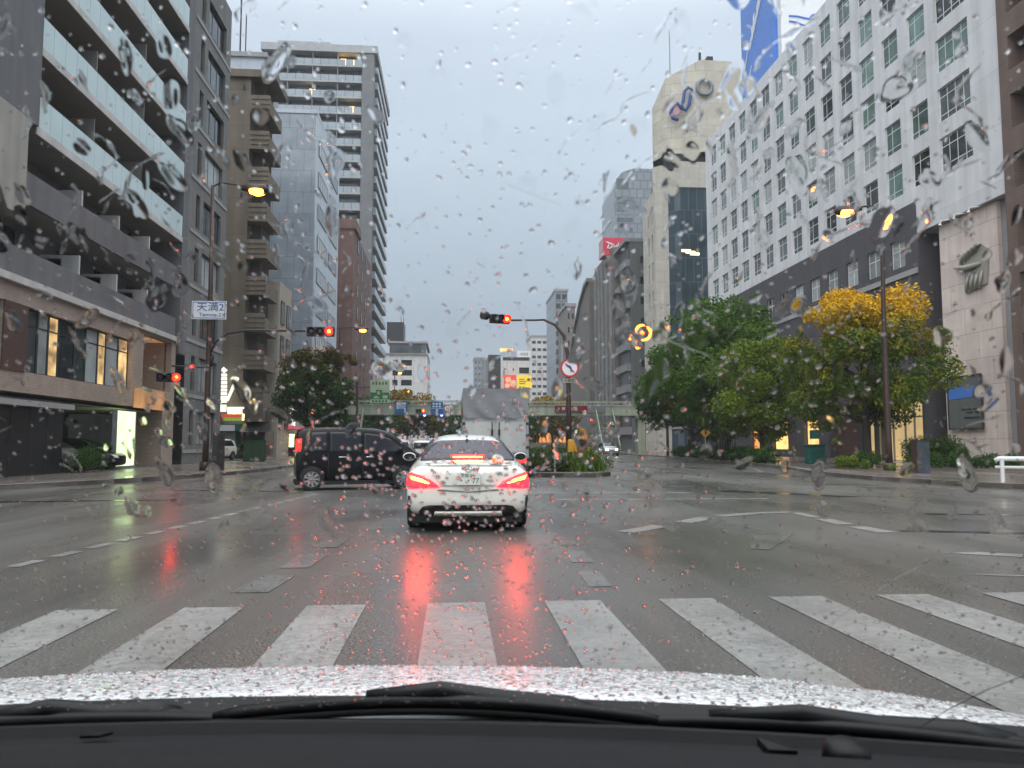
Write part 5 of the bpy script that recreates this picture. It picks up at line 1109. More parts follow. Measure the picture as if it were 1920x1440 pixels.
def wheel(parent, x, y, r_, side, w_=.2, rimm='alloy', spokes=10):
    """tyre standing at x (outer face) with its rim and spokes"""
    a = V(side,0,0); c = V(x-side*w_,y,r_); b = MB(); prof = [(0,r_*.66),(.0,r_*.9),(w_*.12,r_*.985),(w_*.3,r_),(w_*.7,r_),(w_*.88,r_*.985),(w_,r_*.9),(w_,r_*.7),(w_*.9,r_*.66)]
    b.lathe(c,a,prof,28); t = b.build('wheel','rubber',parent,local=True)
    b = MB(); b.lathe(c,a,[(w_*.55,r_*.655),(w_*.9,r_*.665),(w_*.985,r_*.70),(w_*.985,r_*.64),(w_*.6,r_*.6)],28)
    cc = c+a*w_*.93
    for k in range(spokes):
        an = 2*math.pi*k/spokes; d = V(0,math.cos(an),math.sin(an)); p = a.cross(d); b.prism([cc+d*r_*.1-p*.022,cc+d*r_*.1+p*.022,cc+d*r_*.64+p*.030,cc+d*r_*.64-p*.030],-a*.02)
    b.lathe(cc-a*.02,a,[(0,r_*.15),(.03,r_*.13),(.035,.01)],14); b.build('rim',rimm,t,local=True); return t
ROOTL = lambda r: r
def sedan_prof(zb, hs, zm, hm, zbelt, hb, zt, ht):
    return [(0,zb),(hs*.8,zb),(hs,zb+.05),(hm,zm),(hb+.012,zbelt-.03),(hb-.035,zbelt+.3*min(.12,zt-zbelt)),(ht+(hb-ht)*.28,zbelt+(zt-zbelt)*.62),(ht,zt-.10*(zt-zbelt)-.012),(ht*.55,zt-.002),(0,zt)]
SEDAN = [(0.0,.44,.70,.55,.76,.74,.74,.86,.50),(.05,.30,.80,.50,.862,.80,.83,.955,.66),(.12,.24,.82,.48,.885,.84,.855,.968,.70),(.30,.20,.83,.48,.89,.87,.86,.985,.71),(.52,.20,.84,.48,.89,.90,.865,1.02,.70),(.85,.20,.86,.48,.888,.915,.862,1.14,.64),(1.30,.20,.86,.48,.882,.925,.858,1.32,.575),(1.75,.20,.86,.48,.88,.925,.856,1.415,.56),(2.4,.20,.86,.48,.878,.92,.855,1.432,.56),(2.95,.20,.86,.48,.878,.91,.85,1.36,.56),(3.35,.20,.86,.48,.88,.90,.845,1.14,.62),(3.6,.20,.85,.48,.882,.88,.84,.99,.68),(4.1,.20,.82,.48,.86,.80,.80,.90,.64),(4.45,.24,.74,.46,.80,.68,.74,.78,.58),(4.63,.36,.55,.48,.62,.60,.55,.66,.45)]
def coupe_sedan():
    r = root('car', (.215,10.98,0), 'white sedan ahead with glowing red tail lights, stopped on the wet road', 'car')
    body, bv = loft('body', SEDAN, sedan_prof, 'car_white', r)
    skin('rear_window', bv, [(-.70,1.005),(-.74,1.06),(-.56,1.275),(-.40,1.305),(0,1.318),(.40,1.305),(.56,1.275),(.74,1.06),(.70,1.005),(.35,1.02),(0,1.024),(-.35,1.02)], 'rear', 'rear_glass', r)
    for sd in (1,-1):
        t = skin('tail_light', bv, [(sd*.875,.825),(sd*.88,.70),(sd*.855,.625),(sd*.60,.64),(sd*.40,.648),(sd*.52,.74),(sd*.68,.815),(sd*.80,.85)][::1 if sd > 0 else -1], 'rear', 'tail_red', r, .012)
        skin('light_bar', bv, [(sd*.835,.815),(sd*.80,.755),(sd*.56,.692),(sd*.545,.705),(sd*.66,.765)][::1 if sd > 0 else -1], 'rear', 'tail_hot', t, .024)
    hb = MB(); hb.box((-.25,.60,1.03),(.25,.63,1.085)); h = hb.build('brake_light','tail_red',r,local=True); h.location = (0,-.02,.005); hb = MB(); hb.box((-.22,.59,1.047),(.22,.599,1.068)); h2 = hb.build('light_bar','tail_hot',h,local=True)
    skin('trunk_seam', bv, [(-.44,.60),(-.41,.62),(0,.585),(.41,.62),(.44,.60),(0,.57)], 'rear', 'trim_grey', r, .004)
    skin('spoiler', bv, [(-.62,.945),(-.60,.962),(0,.975),(.60,.962),(.62,.945),(0,.955)], 'rear', 'car_white', r, .03, thick=.03)
    skin('plate_recess', bv, [(-.40,.66),(-.36,.865),(.36,.865),(.40,.66)], 'rear', 'car_white', r, .003)
    pl = MB(); pl.box((-.165,-.055,.68),(.165,-.035,.845)); p = pl.build('number_plate','plate_white',r,local=True)
    text('lettering','大阪 341',.055,'plate_green',r,ROOTM[r.name]@V(0,-.058,.808),V(1,0,0),ext=.002); text('lettering','・・77',.10,'plate_green',r,ROOTM[r.name]@V(.0,-.058,.735),V(1,0,0),ext=.002)
    em = MB(); c = V(0,-.02,.905); em.tube([c+V(.045*math.cos(a),0,.045*math.sin(a)) for a in [2*math.pi*k/20 for k in range(21)]],.007,6,cap=False)
    for k in range(3): a = math.pi/2+k*2*math.pi/3; em.tube([c,c+V(.043*math.cos(a),0,.043*math.sin(a))],[.011,.003],5)
    em.build('emblem','chrome',r,local=True)
    skin('diffuser', bv, [(-.70,.30),(-.64,.375),(-.55,.392),(.55,.392),(.64,.375),(.70,.30),(.66,.22),(-.66,.22)], 'rear', 'black_plastic', r, .010)
    skin('bumper_strip', bv, [(-.50,.235),(-.47,.295),(.47,.295),(.50,.235)], 'rear', 'car_white', r, .035, thick=.03)
    for sd in (1,-1): skin('bumper_vent', bv, [(sd*.835,.34),(sd*.85,.53),(sd*.815,.52),(sd*.815,.36)][::sd], 'rear', 'black_plastic', r, .006)
    ub = MB(); ub.box((-.78,.16,.14),(.78,4.4,.26)); ub.build('underbody','rubber',r,local=True)
    for way, sgn in (('right',1),('left',-1)):
        skin('side_window', bv, [(1.0,.965),(1.2,1.19),(1.6,1.335),(2.4,1.37),(2.95,1.27),(3.35,1.03),(3.3,.96),(2.2,.955)], way, 'car_glass', r)
        for y in (.93,3.63):
            skin('wheel_arch', bv, [(y+.37*math.cos(a),.33+.37*math.sin(a)) for a in [math.pi*k/10 for k in range(11)]], way, 'black_plastic', r, .004)
            wheel(r, sgn*.895, y, .325, sgn, .225)
        mi = MB(); mi.tube([(sgn*.84,3.0,.98),(sgn*.93,2.98,1.0)],[.03,.025],8); mi.build('mirror_arm','black_plastic',r,local=True)
        mi = MB(); c = V(sgn*1.0,2.98,1.03); mi.lathe(c,(0,1,0),[(-.02,.085),(.0,.095),(.06,.085),(.12,.04),(.13,.005)],16); mi.v = [V(c.x+(q.x-c.x)*1.25,q.y,c.z+(q.z-c.z)*.78) for q in mi.v]; o = mi.build('mirror','car_white',r,True,True)
        mg = MB(); mg.lathe(c+V(0,-.021,0),(0,-1,0),[(0,.078),(.004,.076)],16); mg.v = [V(c.x+(q.x-c.x)*1.25,q.y,c.z+(q.z-c.z)*.78) for q in mg.v]; mg.build('mirror_glass','car_glass',o,local=True)
    fin = MB(); fin.prism([V(-.012,1.52,1.37),V(-.012,1.60,1.455),V(-.012,1.68,1.455),V(-.012,1.80,1.40)],(.024,0,0)); fin.build('antenna','black_plastic',r,local=True)
    wp = MB(); wp.prism([V(-.02,1.27,1.315),V(.02,1.27,1.315),V(.02,1.24,1.30),V(-.02,1.24,1.30)],(0,0,.02)); wp.build('rear_trim','black_plastic',r,local=True)
    return r
coupe_sedan()
def van():
    ang = -math.pi/2 + .235                        # faces the right-hand side of the picture
    r = root('car', (-4.62,21.95,0), 'black boxy minivan turning across the junction, seen side on', 'car', rz=ang)
    def prof(zb, hs, zm, hm, zbelt, hb, zt, ht):
        return [(0,zb),(hs*.85,zb),(hs,zb+.06),(hm,zm),(hb,zbelt),(hb-.02,zbelt+.06),(ht+.04,zt-.26),(ht,zt-.07),(ht*.8,zt-.012),(0,zt)]
    st = [(.20,.42,.70,.6,.76,.98,.74,1.52,.62),(.24,.30,.79,.6,.825,1.0,.805,1.66,.68),(.36,.24,.82,.6,.842,1.0,.825,1.70,.70),(.8,.22,.83,.6,.845,1.0,.83,1.735,.715),(1.6,.22,.83,.6,.845,1.0,.83,1.745,.72),(2.3,.22,.83,.6,.845,1.0,.83,1.73,.71),(2.75,.22,.83,.6,.845,1.0,.83,1.64,.69),(3.1,.22,.83,.6,.84,.99,.825,1.38,.68),(3.38,.22,.82,.6,.835,.97,.815,1.13,.70),(3.7,.24,.79,.58,.80,.90,.78,.99,.66),(3.92,.30,.70,.55,.72,.76,.70,.84,.55),(3.98,.40,.6,.52,.62,.66,.58,.72,.5)]
    body, bv = loft('body', st, prof, 'car_black', r)
    for way, sgn in (('right',1),('left',-1)):
        skin('side_window', bv, [(.42,1.06),(.45,1.48),(.52,1.56),(1.02,1.58),(1.02,1.04)], way, 'car_glass', r); skin('side_window', bv, [(1.10,1.04),(1.10,1.585),(1.95,1.57),(1.95,1.03)], way, 'car_glass', r); skin('side_window', bv, [(2.03,1.03),(2.03,1.56),(2.45,1.51),(2.75,1.40),(3.02,1.18),(3.08,1.03)], way, 'car_glass', r)
        for y in (1.32,2.06):
            hd = MB(); hd.tube([(sgn*.845,y,.895),(sgn*.875,y+.03,.90),(sgn*.875,y+.21,.90),(sgn*.845,y+.24,.895)],.016,8); hd.build('door_handle','chrome',r,True,True)
        for y in (.63,3.14):
            skin('wheel_arch', bv, [(y+.35*math.cos(a),.31+.35*math.sin(a)) for a in [math.pi*(k/10) for k in range(11)]], way, 'rubber', r, .004); wheel(r, sgn*.868, y, .305, sgn, .2, 'alloy', 9)
        for y in (1.06,2.0): skin('door_seam', bv, [(y-.006,.32),(y-.006,1.0),(y+.006,1.0),(y+.006,.32)], way, 'rubber', r, .003)
        mi = MB(); c = V(sgn*.95,2.98,1.08); mi.lathe(c,(0,1,0),[(-.03,.09),(0,.1),(.07,.08),(.11,.02)],14); mi.build('mirror','car_black',r,True,True)
        skin('tail_light', bv, [(sgn*.80,1.06),(sgn*.70,1.06),(sgn*.66,1.38),(sgn*.74,1.40)][::sgn], 'rear', 'lamp_red', r, .012)
        skin('tail_light', bv, [(.19,1.08),(.19,1.37),(.285,1.38),(.29,1.08)], way, 'lamp_red', r, .012)
    skin('rear_window', bv, [(-.58,1.08),(-.54,1.52),(.54,1.52),(.58,1.08)], 'rear', 'car_glass', r)
    skin('windscreen', bv, [(-.66,1.10),(-.58,1.58),(.58,1.58),(.66,1.10)], 'front', 'car_glass', r)
    skin('rear_garnish', bv, [(-.62,.90),(-.62,1.0),(.62,1.0),(.62,.90)], 'rear', 'chrome', r)
    for sd in (1,-1): skin('headlight', bv, [(sd*.40,.70),(sd*.40,.82),(sd*.70,.86),(sd*.68,.72)][::sd], 'front', 'plate_white', r)
    b = MB(); b.box((-.78,.2,.15),(.78,3.7,.26)); b.build('underbody','rubber',r,local=True)
van()
def hatch(loc, rz, m, label, lights='tail', group=None):
    r = root('car', loc, label, 'car', group, rz)
    st = [(0,.44,.66,.55,.72,.80,.70,1.30,.52),(.06,.30,.76,.52,.80,.86,.78,1.42,.58),(.3,.24,.80,.5,.83,.90,.81,1.49,.60),(1.2,.22,.81,.5,.835,.92,.82,1.53,.61),(2.2,.22,.81,.5,.835,.92,.82,1.50,.60),(2.7,.22,.81,.5,.83,.91,.815,1.34,.60),(3.1,.22,.80,.5,.825,.90,.80,1.03,.66),(3.7,.25,.74,.48,.78,.78,.74,.88,.58),(3.95,.36,.58,.5,.6,.64,.55,.70,.45)]
    body, bv = loft('body', st, sedan_prof, m, r, 2)
    skin('rear_window', bv, [(-.56,.98),(-.50,1.36),(.50,1.36),(.56,.98)], 'rear', 'car_glass', r); skin('windscreen', bv, [(-.60,1.06),(-.50,1.44),(.50,1.44),(.60,1.06)], 'front', 'car_glass', r)
    for sd in (1,-1):
        skin('tail_light', bv, [(sd*.74,.80),(sd*.58,.80),(sd*.56,.94),(sd*.73,1.0)][::sd], 'rear', 'lamp_red' if lights == 'tail' else 'lamp_off', r, .012)
        skin('headlight', bv, [(sd*.38,.62),(sd*.40,.74),(sd*.66,.78),(sd*.62,.64)][::sd], 'front', 'head_white' if lights == 'head' else 'plate_white', r, .012)
        way = 'right' if sd > 0 else 'left'
        skin('side_window', bv, [(.4,.99),(.55,1.38),(2.2,1.40),(2.75,1.12),(2.85,.99)], way, 'car_glass', r)
        for y in (.7,3.15): skin('wheel_arch', bv, [(y+.34*math.cos(a),.3+.34*math.sin(a)) for a in [math.pi*(k/8) for k in range(9)]], way, 'rubber', r, .004); wheel(r, sd*.842, y, .295, sd, .19, spokes=7)
    if lights == 'tail': b = MB(); b.box((-.2,.28,1.40),(.2,.32,1.43)); o = b.build('brake_light','lamp_red',r,local=True); o.location = (0,-.1,.02)
    b = MB(); b.box((-.165,-.05,.60),(.165,-.03,.76)); b.build('number_plate','plate_white',r,local=True)
    return r
hatch((-2.6,36,0), .02, 'car_silver', 'silver hatchback with red lights seen between the black minivan and the white sedan')
hatch((-1.9,47,0), 0, 'car_white', 'white hatchback further up the left lanes with red lights'); hatch((-2.8,60,0), 0, 'car_black', 'dark hatchback in the queue beyond the white hatchback'); hatch((-4.9,52,0), 0, 'car_silver', 'silver car in the left kerb lane hidden behind the black minivan')
hatch((1.0,72,0), 0, 'car_silver', 'distant grey car far up the lane left of the truck'); hatch((-2.0,82,0), 0, 'car_black', 'most distant dark car with red lights under the footbridge')
hatch((16.6,84,0), math.pi, 'car_silver', 'oncoming grey car with lit headlights near the bridge stairs', 'head'); hatch((9.5,118,0), math.pi, 'car_white', 'oncoming white car with lit headlights far behind the bridge', 'head')
hatch((-16.2,57.0,.14), math.pi*.92, 'car_white', 'white car parked in the side street by the brown block', 'off'); hatch((-19.0,33.4,.02), -math.pi/2, 'car_silver', 'pale car parked inside the dark garage on the left', 'off'); hatch((-18.6,35.6,.02), -math.pi/2, 'car_black', 'black car parked in the dark garage beside the glowing sign', 'off')
def truck():
    r = root('truck', (1.42,26,0), 'box truck with a grey tarpaulin top and pale metal rear doors', 'truck')
    w_, h = 1.1, 3.15
    b = MB(); b.box((-w_,.05,.95),(w_,6.2,2.18)); b.build('cargo_box','aluminium',r,local=True)
    # tarpaulin: a sagging, wrinkled sheet
    b = MB(); nx, nz = 26, 12
    def tp(u, v_): x = -w_+2*w_*u; z = 2.12+(h-2.12)*v_; f = .5+.5*mnoise.noise(V(u*5+v_*2,v_*2.2,3)); return V(x, -.02-.05*f-.03*math.sin(u*19+v_*7)*(1-v_), z-.03*abs(math.sin(u*math.pi*3))*v_)
    vs = [tp(i/nx,j/nz) for j in range(nz+1) for i in range(nx+1)]; fs = [[j*(nx+1)+i,j*(nx+1)+i+1,(j+1)*(nx+1)+i+1,(j+1)*(nx+1)+i] for j in range(nz) for i in range(nx)]; b.add(vs,fs)
    b.box((-w_-.01,.0,2.14),(w_+.01,6.2,h-.03)); b.build('tarpaulin','tarp',r,True,True)
    for sd in (-1,1):
        b = MB(); x0 = .03 if sd > 0 else -w_+.08; b.box((x0,.0,1.0),(x0+w_-.11,.045,2.02)); d = b.build('rear_door','aluminium',r,local=True)
        b = MB(); b.tube([(sd*.12,-.03,1.02),(sd*.12,-.03,2.0)],.018,8); b.box((sd*.12-.04,-.05,1.55),(sd*.12+.04,-.01,1.75)); b.build('lock_rod','steel_dark',d,local=True)
    b = MB(); b.box((-w_-.02,-.01,2.03),(w_+.02,.06,2.12)); b.box((-w_-.02,-.01,.93),(-w_+.06,.06,2.029)); b.box((w_-.06,-.01,.93),(w_+.02,.06,2.029)); b.box((-w_-.02,-.01,.84),(w_+.02,.06,.929)); b.build('frame','steel_grey',r,local=True)
    b = MB(); b.box((-w_,.1,.55),(w_,6,.84)); b.box((-w_,-.02,.45),(w_,.08,.58)); b.build('chassis','steel_dark',r,local=True)
    for sd in (-1,1):
        b = MB(); b.box((sd*.88-.16,-.04,.62),(sd*.88+.16,.0,.76)); b.build('tail_light','lamp_red',r,local=True)
        for y in (1.3,5.6): wheel(r, sd*1.0, y, .38, sd, .26, 'steel_grey', 6)
        for z_ in (1.1,1.5,1.9): b = MB(); b.box((sd*1.075-.05,-.03,z_),(sd*1.075+.05,.0,z_+.09)); b.build('hinge','steel_dark',r,local=True)
        b = MB(); b.box((sd*.45-.06,-.03,.47),(sd*.45+.06,-.021,.56)); b.build('reflector','sign_red',r,local=True)
    b = MB(); b.box((-.165,-.04,.62),(.165,-.02,.78)); b.build('number_plate','plate_white',r,local=True)
    b = MB(); b.box((-1.0,6.3,.6),(1.0,7.9,2.2)); b.build('cab','car_white',r,local=True,bevel=.1)
    b = MB()
    for x in (-.7,.3): b.box((x,-.03,3.06),(x+.05,.02,3.13))
    b.build('tarp_hook','steel_dark',r,local=True)
truck()

# ------------------------------------------------------------------ the car the photograph is taken from
EGO_RZ, EX = R(-2.6), -.28
def ego(p): return V(*p)
car = root('car', (EX, 0, 0), 'wet white bonnet, parked black wipers and dark dashboard along the bottom', 'car', rz=EGO_RZ)
Y0 = lambda x: 1.005-.16*x*x                       # plan curve of the windscreen foot
ZB, SL = .891, .66                                # its height; how far it leans back per metre of rise
def glassP(x, t, n=0.0):                           # point on the outer face at height t above the foot
    nrm = V(0,1,SL).normalized(); return V(x, Y0(x)-SL*t+.10*t*t, ZB+t) + nrm*n
nx, nt_ = 40, 30; b = MB(); vs = []
for n in (0.0,-.005):
    for j in range(nt_+1):
        for i in range(nx+1): vs.append(glassP(-.95+2.03*i/nx, -.03+.80*j/nt_, n))
N1 = (nx+1)*(nt_+1); fs = []
for j in range(nt_):
    for i in range(nx): a = j*(nx+1)+i; fs += [[a,a+1,a+nx+2,a+nx+1],[N1+a,N1+a+nx+1,N1+a+nx+2,N1+a+1]]
b.add(vs,fs); m = bpy.data.materials.new('windscreen_glass'); m.use_nodes = True; t = m.node_tree; t.nodes.remove(t.nodes['Principled BSDF']); tb = _n(t,'ShaderNodeBsdfTransparent'); tb.inputs[0].default_value = (.975,.985,.98,1); t.links.new(tb.outputs[0], t.nodes['Material Output'].inputs[0]); M['windscreen_glass'] = m
b.build('windscreen','windscreen_glass',car,True,True)
def sheet(name, f, x0, x1, nx, prof, m, smooth=True):
    """surface swept across the car: prof lists (y,z) offsets, f(x,(y,z)) bends them"""
    b = MB(); vs = []; k = len(prof)
    for p in prof: vs += [f(x0+(x1-x0)*i/nx, p) for i in range(nx+1)]
    b.add(vs,[[j*(nx+1)+i,j*(nx+1)+i+1,(j+1)*(nx+1)+i+1,(j+1)*(nx+1)+i] for j in range(k-1) for i in range(nx)]); o = b.build(name,m,car,smooth,True)
    if smooth: md = o.modifiers.new('e','EDGE_SPLIT'); md.split_angle = R(35)
    return o
bend = lambda x, p: V(x, Y0(x)+p[0], ZB+p[1])
sheet('dashboard', bend, -.95, 1.08, 48, [(-.62,.08),(-.40,.07),(-.21,.058),(-.185,.062),(-.176,.050),(-.15,.046),(-.118,.044),(-.108,.053),(-.098,.049),(-.085,.041),(-.062,.040),(-.055,.030),(-.05,.0),(-.05,-.2)], 'dash')
sheet('demister_slot', bend, -.95, 1.08, 48, [(-.049,-.04),(-.049,.014),(-.02,.012),(-.006,-.002),(-.006,-.05)], 'dash_dark')
sheet('windscreen_seal', bend, -.95, 1.08, 48, [(.006,-.03),(.006,.018),(.010,.0215),(.014,.018),(.019,-.004)], 'trim_grey')
sheet('cowl', bend, -.95, 1.08, 48, [(.0195,-.03),(.02,-.002),(.05,-.022),(.09,-.026),(.13,-.012),(.15,.0),(.158,-.003),(.160,-.05)], 'wiper_black')
wetb = mat('bonnet_white', (.9,.9,.92), .2, var=.03, coat=1)
t = wetb.node_tree; bs = t.nodes['Principled BSDF']; geo = _n(t,'ShaderNodeNewGeometry')
vo = _n(t,'ShaderNodeTexVoronoi', feature='SMOOTH_F1'); vo.inputs['Scale'].default_value = 70; vo.inputs['Smoothness'].default_value = .4
nn = _n(t,'ShaderNodeTexNoise'); nn.inputs['Scale'].default_value = 40; mxv = _n(t,'ShaderNodeVectorMath', operation='MULTIPLY_ADD'); mxv.inputs[1].default_value = (.012,.012,.012)
t.links.new(geo.outputs['Position'], nn.inputs['Vector']); t.links.new(nn.outputs['Color'], mxv.inputs[0]); t.links.new(geo.outputs['Position'], mxv.inputs[2]); t.links.new(mxv.outputs[0], vo.inputs['Vector'])
v2 = _n(t,'ShaderNodeTexVoronoi', feature='SMOOTH_F1'); v2.inputs['Scale'].default_value = 160; t.links.new(geo.outputs['Position'], v2.inputs['Vector'])
mn_ = _n(t,'ShaderNodeMath', operation='MULTIPLY'); t.links.new(vo.outputs['Distance'], mn_.inputs[0]); mq = _n(t,'ShaderNodeMath', operation='MULTIPLY_ADD'); t.links.new(v2.outputs['Distance'], mq.inputs[0]); mq.inputs[1].default_value = .8; mq.inputs[2].default_value = .65; t.links.new(mq.outputs[0], mn_.inputs[1])
rr = _n(t,'ShaderNodeMapRange'); rr.inputs[1].default_value = .15; rr.inputs[2].default_value = .55; rr.inputs[3].default_value = 1; rr.inputs[4].default_value = 0; t.links.new(mn_.outputs[0], rr.inputs[0])
bp = _n(t,'ShaderNodeBump'); bp.inputs['Strength'].default_value = .75; bp.inputs['Distance'].default_value = .006; t.links.new(rr.outputs[0], bp.inputs['Height']); t.links.new(bp.outputs[0], bs.inputs['Normal']); t.links.new(bp.outputs[0], bs.inputs['Coat Normal'])
def hood(x, p): return V(x, Y0(x)*.4+.60+p[0], ZB+p[1]-.032-.022*x*x-(.10 if x < 0 else .075)*max(0,abs(x)-.65)**2)
sheet('bonnet', hood, -1.02, 1.25, 48, [(.150,-.03),(.152,.020),(.16,.024),(.30,.004),(.48,-.028),(.66,-.068),(.80,-.108),(.90,-.150),(.98,-.22),(1.02,-.34),(1.03,-.5)], 'bonnet_white')
def wiper(x0, x1, lift, label_parts, pivot):
    wr = bpy.data.objects.new('wiper', None); COL.objects.link(wr); wr.parent = car; wr.location = (0,0,0); ROOTM[wr.name] = ROOTM[car.name]
    P = lambda x, t_, n=.012: glassP(x, t_, n)
    n = 16; pts = [x0+(x1-x0)*i/n for i in range(n+1)]; arc = lambda i: lift+.020*math.sin(math.pi*i/n)
    b = MB(); b.tube([P(x,arc(i),.006) for i,x in enumerate(pts)],[.006]*(n+1),6); b.build('rubber_blade','rubber',wr,True,True)
    b = MB(); b.tube([P(x,arc(i)+.004,.014) for i,x in enumerate(pts)],[.004]+[.0095]*(n-1)+[.004],8); b.build('blade_holder','wiper_black',wr,True,True)
    xc = (x0+x1)/2; b = MB(); b.tube([P(xc-(pivot-xc)*.45,arc(n/2)+.006,.022),P(xc,arc(n/2)+.009,.026),P(xc+(pivot-xc)*.4,lift*.85+.006,.034),P(xc+(pivot-xc)*.8,lift*.3+.002,.034),P(pivot,-.008,.024)],[.006,.012,.016,.019,.024],10); b.build('wiper_arm','wiper_grey',wr,True,True)
    b = MB(); q = P(pivot,-.012,.02); b.lathe(q,(0,.6,.8),[(-.02,.032),(.014,.032),(.024,.014)],14); b.build('pivot_cap','wiper_black',wr,True,True)
    return wr
wiper(-.06,.50,.012,None,.42); wiper(.30,1.0,-.004,None,.88); wiper(-.62,.10,-.008,None,-.12)
# the rest of the cabin, which keeps the dashboard in the shade
b = MB(); b.box((-1.0,-2.4,1.66),(1.1,.50,1.72)); b.build('roof','dash_dark',car,local=True)
for sx_ in (-1.06, 1.12): b = MB(); b.box((sx_-.05,-2.4,.3),(sx_+.05,.75,1.05)); b.prism([V(sx_-.04,.80,.9),V(sx_-.04,.86,.9),V(sx_-.04,.42,1.68),V(sx_-.04,.34,1.68)],(.08,0,0)); b.box((sx_-.04,-1.1,1.05),(sx_+.04,-.9,1.68)); b.build('door','dash_dark',car,local=True)
b = MB(); b.box((-1.0,-2.5,.3),(1.1,-2.4,1.7)); b.build('tailgate','dash_dark',car,local=True)
b = MB(); b.box((-1.0,-2.4,.25),(1.1,.9,.3)); b.build('cabin_floor','dash_dark',car,local=True)
b = MB(); c = bend(.635,(-.150,.056)); b.lathe(c,(0,-.15,1),[(-.01,.023),(.003,.022),(.008,.016),(.010,.005)],22); b.build('light_sensor','wiper_black',car,True,True)
b = MB(); c = bend(.565,(-.150,.050)); b.prism([c+V(-.008,-.012,0),c+V(.02,-.016,0),c+V(-.008,.02,0)],(0,0,.008)); b.build('switch','wiper_black',car,local=True)
b = MB(); c = bend(-.13,(-.135,.05)); b.prism([c+V(-.02,-.004,0),c+V(.0,-.004,0),c+V(.01,.006,0),c+V(-.012,.006,0)],(0,0,.003)); b.build('vent_clip','wiper_black',car,local=True)

# ------------------------------------------------------------------ rain on the windscreen: real water lenses on the outer face
m = bpy.data.materials.new('water'); m.use_nodes = True; t = m.node_tree; t.nodes.remove(t.nodes['Principled BSDF']); gl = _n(t,'ShaderNodeBsdfGlass'); gl.inputs['IOR'].default_value = 1.33; gl.inputs['Roughness'].default_value = 0; t.links.new(gl.outputs[0], t.nodes['Material Output'].inputs[0]); M['water'] = m
EGOM = ROOTM['car']
EGOM = ROOTM[car.name]
rnd = random.Random(99)
def blob(rad, hgt, seed, elong=1.0, rag=.18, seg=20, soft=False):
    """flat-bottomed bead of water with a wobbly outline"""
    rn = random.Random(seed); ph = [rn.uniform(0,6.28) for _ in range(4)]; am = [rag*rn.uniform(.3,1) for _ in range(4)]
    out = [1+sum(am[k]*math.sin((k+1.0)*a+ph[k])/(k+1.2) for k in range(4)) for a in [2*math.pi*i/seg for i in range(seg)]]
    vs = []; fs = []
    prof = [(1.0,0),(.85,.07),(.65,.31),(.42,.66),(.2,.92)] if soft else [(1.0,0),(.9,.20),(.72,.49),(.5,.76),(.25,.94)]
    for q, z in prof:
        for i in range(seg): a = 2*math.pi*i/seg; vs.append((rad*q*out[i]*math.cos(a),rad*elong*q*out[i]*math.sin(a),hgt*z))
    vs.append((0,0,hgt)); top = len(vs)-1
    for j in range(len(prof)-1):
        for i in range(seg): fs.append([j*seg+i,j*seg+(i+1)%seg,(j+1)*seg+(i+1)%seg,(j+1)*seg+i])
    for i in range(seg): fs.append([(len(prof)-1)*seg+i,(len(prof)-1)*seg+(i+1)%seg,top])
    o = len(vs)
    for q in (1.0,.5):
        for i in range(seg): a = 2*math.pi*i/seg; vs.append((rad*q*out[i]*math.cos(a),rad*elong*q*out[i]*math.sin(a),0))
    vs.append((0,0,0))
    for i in range(seg): fs += [[o+(i+1)%seg,o+i,o+seg+i,o+seg+(i+1)%seg],[o+seg+(i+1)%seg,o+seg+i,o+2*seg]]
    return vs, fs
def frame_at(x, t_):
    P = glassP(x, t_, .0006); dx = (glassP(x+.002,t_)-glassP(x-.002,t_)).normalized(); dt = (glassP(x,t_+.002)-glassP(x,t_-.002)).normalized(); N = dx.cross(dt).normalized(); dt = N.cross(dx)
    if N.y < 0: N = -N; dx = -dx
    return Matrix((dx,dt,N)).transposed().to_4x4(), P
def drop_spot():
    """even over the field of view: nearer glass at the top gets proportionally fewer, larger-looking drops"""
    while True:
        x, t_ = rnd.uniform(-.55,1.05), rnd.uniform(-.01,.72)
        P = EGOM @ glassP(x,t_,0); d = (P-_C).length
        if rnd.random() < min(1,(.45/d)**1.3): 
            u, v = proj(P)
            if -60 < u < 1980 and -60 < v < 1330: return x, t_, d, u, v
def raind(name, me, x, t_, rot):
    F, P = frame_at(x,t_); o = bpy.data.objects.new(name, me); COL.objects.link(o); o.matrix_world = EGOM @ Matrix.Translation(P) @ F @ Matrix.Rotation(rot,4,'Z'); return o
GLAB = 'clear raindrop clinging to the wet windscreen'
variants = []
for k in range(60):
    big = k/59; rad = .0011+.0019*big**2.2; vs, fs = blob(rad, rad*rnd.uniform(.30,.55), 500+k, rnd.uniform(.75,1.5), .12+.25*big); b = MB(); b.add(vs,fs); variants.append(b.mesh('raindrop','water',True))
for i in range(300):
    x, t_, d, u, v = drop_spot(); k = min(59,int(60*rnd.random()**1.5)); o = raind('raindrop', variants[k], x, t_, rnd.uniform(0,6.28)); tag(o, GLAB, 'raindrop', 'raindrops on the windscreen')
